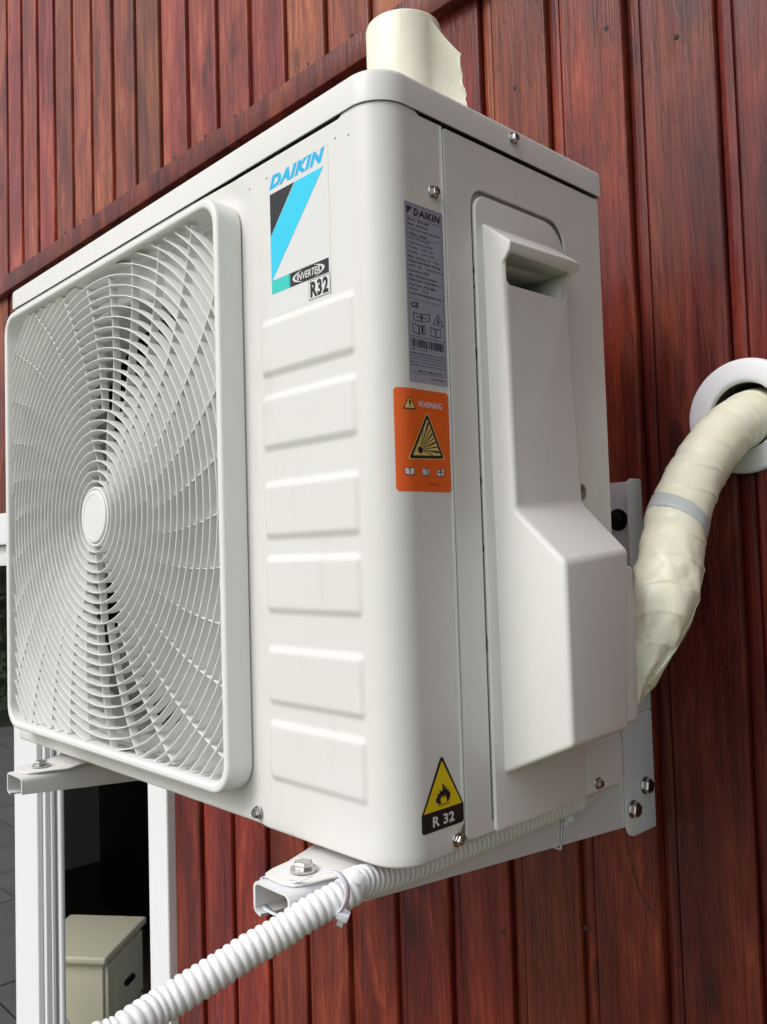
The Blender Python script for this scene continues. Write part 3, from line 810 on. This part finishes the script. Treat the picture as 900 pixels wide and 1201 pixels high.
def spr(name, me, mt, parent, lab=None):
    o = link(name, me, mt, ac, False); o.parent = parent
    if lab: o['label'] = lab
    return o
# --- big logo sticker on the front face
B = .0003
lg = link('logo_sticker', patch(.5445, .6205, .4080, .5245, .00015, 4, 2), M['sticker'], ac, False); lg['label'] = 'glossy brand sticker with blue and black triangle'
spr('lettering', text_mesh('DAIKIN', .5465, .6168, .5125, .5232, FN(B), .35, .06), M['blue'], lg)
spr('triangle', poly([(.5470, .5085), (.5790, .5085), (.5470, .4745)], B), M['black'], lg)
spr('stripe', poly([(.5800, .5085), (.6150, .5085), (.5468, .4370), (.5468, .4738)], B), M['aqua'], lg)
spr('band', poly([(.5700, .4270), (.6182, .4270), (.6182, .4380), (.5700, .4380)], B), M['black'], lg)
spr('band_end', poly([(.5470, .4270), (.5685, .4270), (.5685, .4380), (.5470, .4380)], B), M['teal'], lg)
for i in range(6):
    a = .5685+i*.0006
    m_ = mat('print_fade', tuple(.03*(i/6)+c*(1-i/6) for c in (.03, .60, .56)), .35)
    spr('fade', poly([(a, .4270), (a+.0006, .4270), (a+.0006, .4380), (a, .4380)], B+.00005), m_, lg)
spr('lettering', text_mesh('INVERTER', .5795, .6085, .4294, .4350, FN(B+.0002), .2, .02), M['labelwhite'], lg)
def arc_shape(cx, cy, rx, ry, a0, a1, th, o, n=14):
    V = []; Fc = []
    for i in range(n+1):
        a = a0+(a1-a0)*i/n; w_ = th*math.sin(PI*(i+.3)/(n+.6))
        V += [surf(cx+rx*math.cos(a), cy+ry*math.sin(a), o), surf(cx+(rx-w_)*math.cos(a), cy+(ry-w_*.5)*math.sin(a), o)]
    for i in range(n): Fc.append((2*i, 2*i+1, 2*i+3, 2*i+2))
    return mesh('arc', V, Fc)
spr('swoosh', join_meshes([arc_shape(.5940, .4323, .0195, .0050, PI*.62, PI*1.38, .0028, B+.0002), arc_shape(.5940, .4323, .0195, .0050, -PI*.38, PI*.38, .0028, B+.0002)], 'swoosh'), M['labelwhite'], lg)
spr('badge_edge', poly([(.5938, .4108), (.6196, .4108), (.6196, .4262), (.5938, .4262)], B), M['black'], lg)
spr('badge', poly([(.5943, .4113), (.6191, .4113), (.6191, .4257), (.5943, .4257)], B+.0001), M['labelwhite'], lg)
spr('lettering', text_mesh('R32', .5960, .6174, .4122, .4248, FN(B+.0002), 0, .045), M['black'], lg)

# --- silver data plate
U0, U1 = .6872, .7272
DZ0, DZ1 = .3385, .4695
dl = link('data_label', patch(U0, U1, DZ0, DZ1, .0002, 16, 2), M['silver'], ac, False); dl['label'] = 'lavender grey rating plate with small black print'
T = []
def dt(txt, a, b, z, h, bold=.01, shear=0): T.append(text_mesh(txt, U0+a*(U1-U0), U0+b*(U1-U0), z, z+h, FN(.0004), shear, bold, 1))
def bar(a, b, z0, z1): T.append(patch(U0+a*(U1-U0), U0+b*(U1-U0), z0, z1, .0004, 4, 1))
dt('DAIKIN', .22, .93, .4606, .0056, .04, .15)
T.append(poly([(U0+.0018, .4662), (U0+.0080, .4662), (U0+.0022, .4606)], .0004))
rows = ['Model  RXC35B', 'Made  A000000', 'Rated Power Supply (220-240V)', '1 Phase  50Hz', 'Total Power Input kW', 'Total Current Input A', 'Cooling   1.048 / 4.68', 'Heating   1.010 / 4.70', 'Max. Current  A    7.36', 'Refrigerant  R32 / 0.75 kg', 'GWP  675     0.506 tCO2eq', 'Protection  IPX4', 'Max. Allowable Pressure', 'High Side  4.25 MPa', 'Low Side  4.25 MPa', 'Weight     28 kg', 'Type of Refrigerant  R32']
wd_ = [.62, .58, .92, .55, .62, .7, .72, .74, .86, .9, .95, .58, .8, .78, .76, .55, .9]
for i, (t_, b_) in enumerate(zip(rows, wd_)): dt(t_, .06, b_, .4560-i*.0034, .0018, .015)
for z in (.4587, .4452, .4263, .4127, .4031, .3987): bar(.04, .96, z, z+.0002)
bar(.035, .04, .345, .468); bar(.955, .96, .345, .468); bar(.04, .96, .468, .4682); bar(.04, .96, .345, .3452)
dt('CE', .07, .28, .3925, .0042, .03)
# manual icons: open books and a triangle, drawn as outlines
def outline(P, th, o=.0004):
    cx = sum(p[0] for p in P)/len(P); cy = sum(p[1] for p in P)/len(P); V = []; Fc = []
    for (u, v) in P:
        l = math.hypot(u-cx, v-cy); k_ = 1-th/l*1.5; V += [surf(u, v, o), surf(cx+(u-cx)*k_, cy+(v-cy)*k_, o)]
    n = len(P)
    for i in range(n): j = (i+1) % n; Fc.append((2*i, 2*j, 2*j+1, 2*i+1))
    return mesh('outline', V, Fc)
def book(u, v, w_, h_, o=.0004, tilt=0):
    L_ = []
    for s_ in (-1, 1):
        L_.append(outline([(u, v), (u+s_*w_/2, v+h_*.12+tilt*s_), (u+s_*w_/2, v+h_+tilt*s_), (u, v+h_*.88)], .0005, o))
    return L_
T += book(U0+.0140, .3830, .017, .0066, tilt=.0006)
T.append(patch(U0+.009, U0+.019, .3860, .3866, .0004, 2, 1))
T.append(outline([(U0+.0255, .3832), (U0+.0375, .3832), (U0+.0315, .3915)], .0007)); T.append(poly([(U0+.0306, .3846), (U0+.0324, .3846), (U0+.0322, .3878), (U0+.0308, .3878)], .0004))
T += book(U0+.0110, .3735, .013, .0075); T += book(U0+.0285, .3735, .011, .0075)
T.append(poly([(U0+.0135, .3752), (U0+.0155, .3752), (U0+.0155, .3800), (U0+.0135, .3800)], .0004))
# barcode
x = .07
rnd = random.Random(3)
while x < .93:
    b = rnd.choice((.008, .014, .022, .03)); bar(x, min(x+b, .94), .3640, .3698); x += b+rnd.choice((.008, .012, .02))
dt('Read the manual before use', .06, .95, .3712, .0011, .01); dt('MFG.  J000001', .08, .5, .3615, .0013)
for i, t_ in enumerate(['DAIKIN MALAYSIA SDN. BHD.', 'Lot 60334 Persiaran Bukit Rahman', '47000 Sungai Buloh Selangor', 'Importer DAIKIN EUROPE N.V.', 'Zandvoordestraat 300 Oostende']): dt(t_, .05, .93, .3588-i*.0021, .0012, .02 if i in (0, 3) else .008)
dt('MADE IN MALAYSIA', .22, .85, .3462, .0014, .01); dt('3P999999-1', .55, .93, .3415, .0014, .01)
spr('lettering', join_meshes(T, 'lettering'), M['ink'], dl)

# --- orange warning sticker
O0, O1, OZ0, OZ1 = .6742, .7272, .2600, .3335
ol = link('warning_sticker', patch(O0, O1, OZ0, OZ1, .0002, 30, 2, .002), M['orange'], ac, False); ol['label'] = 'orange WARNING sticker with yellow explosion triangle'
def OU(a): return O0+a*(O1-O0)
def OV(b): return OZ0+b*(OZ1-OZ0)
spr('lettering', text_mesh('WARNING', OU(.385), OU(.86), OV(.825), OV(.885), FN(.0005), 0, .02), M['labelwhite'], ol)
def otri(a, b, c, d, o): return poly([(OU(a), OV(c)), (OU(b), OV(c)), (OU((a+b)/2), OV(d))], o)
spr('small_triangle_edge', otri(.12, .345, .795, .925, .0004), M['black'], ol); spr('small_triangle', otri(.145, .32, .805, .91, .0005), M['paleyellow'], ol)
spr('exclamation_mark', join_meshes([poly([(OU(.222), OV(.838)), (OU(.243), OV(.838)), (OU(.25), OV(.88)), (OU(.215), OV(.88))], .0006), poly([(OU(.222), OV(.818)), (OU(.243), OV(.818)), (OU(.243), OV(.828)), (OU(.222), OV(.828))], .0006)], 'm'), M['black'], ol)
def rtri(A_, B_, C_, rr_, o):
    P = []
    T3 = [A_, B_, C_]
    for i in range(3):
        p = Vector((*T3[i], 0)); a = (Vector((*T3[i-1], 0))-p).normalized(); b = (Vector((*T3[(i+1) % 3], 0))-p).normalized()
        s_ = p+a*rr_; e_ = p+b*rr_
        for k in range(5):
            t = k/4; q = s_*(1-t)**2+p*2*t*(1-t)+e_*t*t; P.append((q.x, q.y))
    return poly(P, o)
TA, TB, TC = (OU(.19), OV(.315)), (OU(.87), OV(.335)), (OU(.555), OV(.775))
ctr = Vector(((TA[0]+TB[0]+TC[0])/3, (TA[1]+TB[1]+TC[1])/3))
def shr(p, k): return (ctr.x+(p[0]-ctr.x)*k, ctr.y+(p[1]-ctr.y)*k)
spr('triangle_rim', rtri(shr(TA, 1.06), shr(TB, 1.06), shr(TC, 1.06), .003, .00035), M['paleyellow'], ol)
spr('triangle_edge', rtri(TA, TB, TC, .003, .00045), M['black'], ol)
spr('triangle', poly([shr(TA, .80), shr(TB, .80), shr(TC, .80)], .00055), M['paleyellow'], ol)
# burst: dark wedges radiating from the lower left of the triangle
bc = (OU(.40), OV(.405)); L_ = []
a_in = [shr(TA, .78), shr(TB, .78), shr(TC, .78)]
def inside(p):
    s_ = [((a_in[(i+1) % 3][0]-a_in[i][0])*(p[1]-a_in[i][1])-(a_in[(i+1) % 3][1]-a_in[i][1])*(p[0]-a_in[i][0])) for i in range(3)]
    return all(q > 0 for q in s_) or all(q < 0 for q in s_)
for k, ang in enumerate([-14, -2, 10, 22, 33, 44, 55, 66, 77, 96, 112, 130]):
    a = math.radians(ang); R0 = .0035; R1 = R0
    while inside((bc[0]+(R1+.0006)*math.cos(a), bc[1]+(R1+.0006)*math.sin(a))) and R1 < .04: R1 += .0006
    if R1 < R0+.002: continue
    w0, w1 = .0002, (.07 if k % 2 else .045)*(R1)*.6
    c, s_ = math.cos(a), math.sin(a)
    L_.append(poly([(bc[0]+R0*c+w0*s_, bc[1]+R0*s_-w0*c), (bc[0]+R1*c+w1*s_, bc[1]+R1*s_-w1*c), (bc[0]+R1*c-w1*s_, bc[1]+R1*s_+w1*c), (bc[0]+R0*c-w0*s_, bc[1]+R0*s_+w0*c)], .00065))
L_.append(poly([(bc[0]+.0024*(1+.35*(i % 2))*math.cos(i*PI/7), bc[1]+.0022*(1+.35*(i % 2))*math.sin(i*PI/7)) for i in range(14)], .00068))
spr('explosion', join_meshes(L_, 'explosion'), M['black'], ol)
for a, kind in ((.20, 0), (.50, 1), (.79, 2)):
    tl = .0007 if kind == 2 else 0
    P = [(OU(a-.075), OV(.165)-tl), (OU(a), OV(.150)), (OU(a+.075), OV(.165)+tl), (OU(a+.075), OV(.235)+tl), (OU(a), OV(.222)), (OU(a-.075), OV(.235)-tl)]
    spr('manual_icon', poly(P, .0004), M['labelwhite'], ol)
    L_ = [outline(P[0:2]+[P[4], P[5]], .0004, .0005), outline([P[1], P[2], P[3], P[4]], .0004, .0005)]
    if kind == 1: L_.append(poly([(OU(a+.03), OV(.172)), (OU(a+.05), OV(.172)), (OU(a+.05), OV(.212)), (OU(a+.03), OV(.212))], .0006))
    if kind == 2: L_.append(poly([(OU(a-.05), OV(.19)), (OU(a+.05), OV(.195)), (OU(a+.05), OV(.206)), (OU(a-.05), OV(.201))], .0006))
    spr('icon_lines', join_meshes(L_, 'icon'), M['ink'], ol)
spr('lettering', text_mesh('3P999952-2', OU(.52), OU(.78), OV(.062), OV(.080), FN(.0004), 0, .0, 1), M['ink'], ol)

# --- flammable gas sticker
F0, F1 = y2s(.0222), y2s(.0655)
def FU(a): return F0+a*(F1-F0)
fl = link('flammable_sticker', poly([(FU(.0), .0228), (FU(.03), .0212), (FU(.97), .0212), (FU(1), .0228), (FU(1), .0342), (FU(.535), .0705), (FU(.5), .0712), (FU(.465), .0705), (FU(0), .0342)], .0002), M['black'], ac, False); fl['label'] = 'black edged yellow triangle sticker with flame and R 32'
spr('triangle', poly([(FU(.045), .0350), (FU(.955), .0350), (FU(.5), .0685)], .0004), M['yellow'], fl)
spr('lettering', text_mesh('R 32', FU(.24), FU(.76), .0242, .0315, FN(.0005), 0, .03), M['labelwhite'], fl)
fp = [(-.11, 0), (-.22, .10), (-.23, .26), (-.17, .36), (-.18, .48), (-.10, .42), (-.12, .58), (-.03, .52), (.0, .70), (-.03, .86), (.06, .74), (.07, .60), (.12, .68), (.13, .50), (.19, .56), (.18, .40), (.24, .44), (.23, .20), (.18, .08), (.08, 0), (.12, .10), (.10, .24), (.05, .36), (.03, .22), (-.03, .34), (-.10, .18), (-.06, .05)]
me = curve_plate([[(FU(.5+a*.75), .0388+b*.0165) for a, b in fp]], 0, 0, lambda u, v, d: surf(u, v, .0006), 'flame')
spr('flame', me, M['black'], fl); spr('flame_base', poly([(FU(.36), .0378), (FU(.64), .0378), (FU(.64), .0384), (FU(.36), .0384)], .0006), M['black'], fl)

# ================================================================ WALL BRACKETS
def bracket(dx, label, pos):
    br = empty('wall_bracket', (.60+dx, YW, -.03), label, 'bracket', 'white steel brackets carrying the unit')
    xl, xr, zt = .578+dx, .6205+dx, -.0118
    th = .0022
    # inverted channel arm, deeper towards the wall
    ys = [-.052, 0, .1, .2, .3, .4235]
    def zb(y): return -.030-(.036)*max(0, (y+.052))/.42 if y > -.052 else -.030
    def sec(y):
        b = zb(y); R = .006
        P = [(xl, b)]
        P += [(xl+R-R*math.cos(a), zt-R+R*math.sin(a)) for a in [PI/2*i/5 for i in range(6)]]
        P += [(xr-R+R*math.sin(a), zt-R+R*math.cos(a)) for a in [PI/2*i/5 for i in range(6)]]
        P += [(xr, b)]
        Q = [(xr-th, b)]; r2 = R-th
        Q += [(xr-R+r2*math.sin(a), zt-R+r2*math.cos(a)) for a in [PI/2*i/5 for i in range(5, -1, -1)]]
        Q += [(xl+R-r2*math.cos(a), zt-R+r2*math.sin(a)) for a in [PI/2*i/5 for i in range(5, -1, -1)]]
        Q += [(xl+th, b)]
        return [(x, y, z) for x, z in P+Q]
    V = []; Fc = []; k = 0
    for y in ys: s_ = sec(y); k = len(s_); V += s_
    for a in range(len(ys)-1):
        for i in range(k): j = (i+1) % k; Fc.append((a*k+i, a*k+j, (a+1)*k+j, (a+1)*k+i))
    # end caps as quads between outer and inner lines
    h = k//2
    for base_ in (0, (len(ys)-1)*k):
        for i in range(h-1): Fc.append((base_+i, base_+i+1, base_+k-2-i, base_+k-1-i))
    # rolled left lip at the tip
    bm = bmesh.new(); bm.from_mesh(mesh('a', V, Fc))
    bmesh.ops.remove_doubles(bm, verts=bm.verts[:], dist=1e-6)
    # curled lower edge of the far flange
    lp = catmull([(xl+.001, -.052, -.0300), (xl+.0035, -.052, -.0328), (xl+.0085, -.052, -.0338)], 4)
    for i in range(len(lp)-1):
        a, b = lp[i], lp[i+1]
        q = [bm.verts.new(a), bm.verts.new(b), bm.verts.new(b+Vector((0, .10, -.0095))), bm.verts.new(a+Vector((0, .10, -.0095)))]
        bm.faces.new(q); n_ = Vector((-(b-a).z, 0, (b-a).x)).normalized()*-.0018
        q2 = [bm.verts.new(v.co+n_) for v in q]; bm.faces.new(q2[::-1])
        bm.faces.new((q[0], q2[0], q2[1], q[1]))
    link('arm', bm_mesh('arm', bm, 40), M['bracket'], br)
    # upright rail: side flange, wall flange, wide lower plate
    bm = bmesh.new(); x1 = xr+.0005
    xf = x1+.0022
    prism(rrect(.3985, YW-.0012, -.45 if False else .045, .2885, (.002, .002, .009, .002), 5), lambda u, v, d: Vector((d, u, v)), x1, xf, .0005, 2, bm)
    prism(rrect(.3690, YW-.0012, -.0775, .0440, (.002, .002, .014, .014), 6), lambda u, v, d: Vector((d, u, v)), x1, xf, .0005, 2, bm)
    add_box(bm, (x1-.043, YW-.0034, -.0765), (x1-.0003, YW-.0012, .2870), .0006)
    link('rail', bm_mesh('rail', bm, 40), M['bracket'], br)
    for (y, z) in ((.4055, -.0310), (.3795, -.0495)):
        bm = lathe([(.0088, 0), (.0088, .0016), (.0052, .0017)], 24)
        lathe([(.0075, .0016), (.0078, .0065), (.0070, .0078), (0, .0079)], 6, bm)
        lathe([(.0042, -.012), (.0042, .0016)], 12, bm)
        bmesh.ops.transform(bm, matrix=axis_m((xf, y, z), (1, 0, 0), .3), verts=bm.verts[:])
        link('bolt', bm_mesh('bolt', bm, 25), M['metal'], br)
    bm = lathe([(.012, 0), (.012, .0015), (.0075, .0016)], 24); lathe([(.0085, .0015), (.0085, .008), (.0075, .009), (0, .009)], 6, bm)
    bmesh.ops.transform(bm, matrix=axis_m((x1-.026, YW-.0035, .246), (0, -1, 0)), verts=bm.verts[:])
    link('lag_bolt', bm_mesh('lag_bolt', bm, 25), M['darkmetal'], br)
    # clamp bolt through the foot
    bm = lathe([(.0098, 0), (.0098, .0016), (.0055, .0017)], 28)
    lathe([(.0070, .0016), (.0072, .0050), (.0064, .0060), (.0040, .0062), (0, .0056)], 6, bm)
    bmesh.ops.transform(bm, matrix=axis_m((.5985+dx, -.0225, -.0082), (0, 0, 1), .4), verts=bm.verts[:])
    link('clamp_bolt', bm_mesh('clamp_bolt', bm, 25), M['metal'], br)
    return br
bracket(0, 'white steel wall bracket under the right end of the unit, with drain hose along it', 0)
bracket(-.472, 'white steel wall bracket under the left end of the unit, in front of the window', 1)

# ================================================================ DRAIN HOSE AND TIES
def dep(px, py, d): return CAM + d*(F_ + (px-450)/1008.76*R2 - (py-600.5)/1008.76*U2)
HP = [(.636, .270, -.0130), (.634, .20, -.0150), (.6325, .15, -.0165), (.6320, .10, -.0180), (.6330, .06, -.0178), (.6355, .02, -.0155), (.6390, -.010, -.0110)]
HP += [dep(*a) for a in ((412, 1044, .592), (367, 1069, .575), (327, 1095, .563), (292, 1115, .552), (260, 1136, .542), (220, 1161, .53), (188, 1181, .52), (140, 1213, .50), (60, 1272, .48))]
e = HP[-1]; HP += [Vector((e.x-.01, e.y-.06, e.z-.12)), Vector((e.x, e.y-.10, e.z-.35)), Vector((e.x+.02, e.y-.1, GZ+.2)), Vector((e.x+.05, e.y-.3, GZ+.02))]
P, L = resample(catmull(HP, 14), .00098)
def hr(i, s, a):
    t = (s/.0056) % 1.0
    b = abs(math.sin(PI*t))**.55
    return .0089+.0022*b
bm = sweep(P, hr, 18)
hose = link('drain_hose', bm_mesh('drain_hose', bm, None), M['hose'], None)
tag(hose, 'white corrugated drain hose running out from under the unit to the lower left', 'hose')
# drain elbow
bm = sweep(catmull([(.640, .262, -.0130), (.638, .282, -.0130), (.632, .296, -.008), (.622, .298, .004)], 8), lambda i, s, a: .0078, 16)
link('drain_spout', bm_mesh('drain_spout', bm), M['hose'], ac)
def tie(name, loop, ydir, w_, label, head, tail):
    P = catmull(loop+[loop[0]], 8); V = []; Fc = []
    t_ = empty(name, P[0], label, 'cable tie')
    c = sum(P, Vector())/len(P)
    for p in P:
        o_ = (p-c); o_.normalize(); o_ *= .0009
        V += [p-ydir*w_/2, p+ydir*w_/2, p+ydir*w_/2+o_, p-ydir*w_/2+o_]
    for i in range(len(P)-1):
        for k in range(4): Fc.append((i*4+k, i*4+(k+1) % 4, i*4+4+(k+1) % 4, i*4+4+k))
    link('band', mesh('band', V, Fc), M['tie'], t_)
    h = head
    bm = bmesh.new(); add_box(bm, (-.0042, -.0030, -.0030), (.0042, .0030, .0030), .0007); add_box(bm, (-.0022, -.0008, -.0095), (.0022, .0004, -.0028), .0003)
    bmesh.ops.transform(bm, matrix=Matrix.Translation(h) @ Matrix.Rotation(.5, 4, 'Y') @ Matrix.Rotation(.6, 4, 'Z'), verts=bm.verts[:])
    link('head', bm_mesh('head', bm), M['tie'], t_)
yd = Vector((0, 1, 0))
tie('cable_tie', [Vector(v) for v in ((.577, -.044, -.020), (.580, -.044, -.032), (.600, -.042, -.0345), (.625, -.038, -.0300), (.645, -.034, -.0240), (.6535, -.031, -.014), (.6535, -.030, -.003), (.645, -.032, .0040), (.630, -.036, .000), (.612, -.040, -.0088), (.590, -.044, -.0100), (.580, -.044, -.0120))], yd, .0042, 'white cable tie holding the drain hose to the tip of the right bracket', Vector((.6500, -.030, -.0235)), None)
tie('cable_tie', [Vector(v) for v in ((.5765, .262, -.014), (.5765, .260, -.056), (.580, .259, -.0590), (.616, .258, -.0590), (.6215, .258, -.056), (.6225, .260, -.030), (.6265, .261, -.0262), (.638, .262, -.0250), (.6445, .262, -.018), (.6440, .262, -.008), (.634, .262, -.0020), (.618, .262, -.0070), (.590, .262, -.0105), (.580, .262, -.0110))], yd, .0028, 'thin cable tie round the right bracket near the wall, under the unit', Vector((.6300, .260, -.0290)), None)

# ================================================================ PIPE BUNDLE AND ROSETTE
ro = empty('pipe_rosette', (RCX, YW, RCZ), 'round white wall rosette with the taped pipe going through it', 'rosette')
bm = lathe([(RR, 0), (RR, .0028), (RR-.0012, .0046), (RR-.004, .0056), (.0385, .0068), (.0350, .0072), (.0335, .0060), (.0332, .0)], 72, None, axis_m((RCX, YW-.0008, RCZ), (0, -1, 0)))
link('flange', bm_mesh('flange', bm, 60), M['rosette'], ro)
bm = lathe([(.0332, .0), (.0332, -.13), (0, -.13)], 40, None, axis_m((RCX, YW-.0008, RCZ), (0, -1, 0)))
link('sleeve', bm_mesh('sleeve', bm), M['gap'], ro)
PP = [(.7445, .505, .348), (.7440, .460, .346), (.7400, .428, .338), (.7330, .400, .3240), (.7265, .372, .302), (.7200, .348, .274), (.7170, .325, .2440), (.7200, .303, .2130), (.7245, .284, .1820), (.7245, .266, .1520), (.7215, .248, .1240), (.7170, .232, .100), (.7120, .218, .082)]
P, L = resample(catmull(PP, 12), .0011)
NP = len(P)
def pr_(i, s, a):
    t = i/(NP-1)
    base_ = .0262*(1-.0*t)
    # taper into the cover at the bottom
    base_ *= 1-.62*sstep(.74, 1.0, t)
    base_ += .0015*sstep(.45, .60, t)*(1-sstep(.66, .8, t))
    ph = (s/.026 - a/(2*PI) + .12*math.sin(a*2+s*30)) % 1.0        # overlapping turns of tape
    base_ += (.0010+.0008*noise.noise(Vector((s*60, 0, 2))))*(ph**5) - .0003
    q = P[i]*26 + Vector((math.cos(a), math.sin(a), 0))*.8
    n1 = noise.noise(q); n2 = noise.noise(q*2.7+Vector((3, 1, 7)))
    cr = sstep(.55, .75, t)
    base_ += (.0010+.0014*cr)*n1 + (.0005+.0016*cr)*n2*abs(n2)*2
    # hard creases
    base_ += .0014*cr*(abs(math.sin(a*2.5+t*26+n1*2))**6)
    # pinch rings
    base_ -= .0016*math.exp(-((t-.40)/.006)**2) + .0012*math.exp(-((t-.585)/.008)**2) + .0010*math.exp(-((t-.27)/.01)**2)
    return base_
bm = sweep(P, pr_, 56)
pb = empty('pipe_bundle', P[NP-1], 'pipe bundle wrapped in cream tape, bending from the unit up into the wall', 'pipe')
link('tape_wrap', bm_mesh('tape_wrap', bm, None), M['tape'], pb)
i0, i1 = int(NP*.455), int(NP*.505)
def pr_g(i, s, a): return pr_(i+i0, s+L*i0/(NP-1), a)+.0010
# slanted grey band: shift along the pipe with the angle
V = []; Fc = []; seg = 56; n_ = 12; BA = 3.6
up = Vector((0, 0, 1)); prev = None; frames = []
for i, p in enumerate(P):
    t = (P[min(i+1, NP-1)]-P[max(i-1, 0)]).normalized(); nr = (up-t*up.dot(t)) if prev is None else (prev-t*prev.dot(t)); nr.normalize(); prev = nr; frames.append((p, nr, t.cross(nr)))
for j in range(n_+1):
    for k in range(seg):
        a = 2*PI*k/seg; sh = .016*math.sin(a+BA)
        ii = int((.525+sh+.040*j/n_)*(NP-1)); p, nr, bn = frames[ii]
        rr_ = pr_(ii, L*ii/(NP-1), a)+(.0012 if 0 < j < n_ else -.0006)
        V.append(p+rr_*(nr*math.cos(a)+bn*math.sin(a)))
for j in range(n_):
    for k in range(seg): q = (k+1) % seg; Fc.append((j*seg+k, j*seg+q, (j+1)*seg+q, (j+1)*seg+k))
link('grey_band', mesh('grey_band', V, Fc), M['greytape'], pb)
# loose fold of tape over the lower bend
V = []; Fc = []; nu, nv = 18, 26
for i in range(nu+1):
    for j in range(nv+1):
        u, v = i/nu, j/nv
        ii = int((.66+.27*v)*(NP-1)); p, nr, bn = frames[ii]
        a = 2.2+1.9*u+.5*v
        rr_ = pr_(ii, L*ii/(NP-1), a)+.0003+.0005*math.sin(u*9+v*7)*v
        V.append(p+rr_*(nr*math.cos(a)+bn*math.sin(a)))
for i in range(nu):
    for j in range(nv): q = i*(nv+1)+j; Fc.append((q, q+1, q+nv+2, q+nv+1))
o = link('loose_tape', mesh('loose_tape', V, Fc), M['tape'], pb)
md = o.modifiers.new('t', 'SOLIDIFY'); md.thickness = .0005

# ================================================================ TAPE ROLL ON THE LID
rc = Vector((.6145, .0910, .5655)); R1 = .0312; HH = .0850
tr = empty('tape_roll', rc, 'cream roll of wrapping tape with a torn loose end standing on the lid', 'tape roll')
bm = lathe([(.0125, .001), (.0125, HH-.001), (.0135, HH), (R1-.0022, HH), (R1-.0006, HH-.0007), (R1, HH-.0024), (R1, .002), (R1-.001, 0), (.0135, 0), (.0125, .001)], 72, None, Matrix.Translation(rc))
link('wound_tape', bm_mesh('wound_tape', bm, 60), M['roll'], tr)
bm = lathe([(.0100, .001), (.0100, HH-.001), (.0123, HH-.001), (.0123, .001), (.0100, .001)], 40, None, Matrix.Translation(rc))
link('core_tube', bm_mesh('core_tube', bm, 60), M['kraft'], tr)
# loose end peeling off towards the right
V = []; Fc = []; nu, nv = 26, 22
rng = random.Random(5)
jag = [rng.uniform(-1, 1)*.0005 + .0009*math.sin(i*.9) for i in range(nv+1)]
th1 = math.radians(-6); th0 = math.radians(-50)
for i in range(nu+1):
    u = i/nu
    for j in range(nv+1):
        v = j/nv
        if u < .4: a = th0+(th1-th0)*u/.4; x, y = rc.x+(R1+.0005)*math.cos(a), rc.y+(R1+.0005)*math.sin(a); drop = 0
        else:
            k_ = (u-.4)/.6; q = k_*(.0265+.001*(1-v)-.003*v*v) + (jag[j] if i == nu else 0)
            tx, ty = -math.sin(th1), math.cos(th1); rx, ry = math.cos(th1), math.sin(th1)
            curl = .0015*k_+.0100*k_**1.6+.0016*k_*math.sin(v*5+1)
            x = rc.x+(R1+.0005)*rx+tx*q+rx*curl; y = rc.y+(R1+.0005)*ry+ty*q+ry*curl; drop = .030*k_
        V.append((x, y, rc.z+.0008+v*(HH-.003-drop)))
for i in range(nu):
    for j in range(nv): q = i*(nv+1)+j; Fc.append((q, q+1, q+nv+2, q+nv+1))
o = link('loose_end', mesh('loose_end', V, Fc), M['roll'], tr)
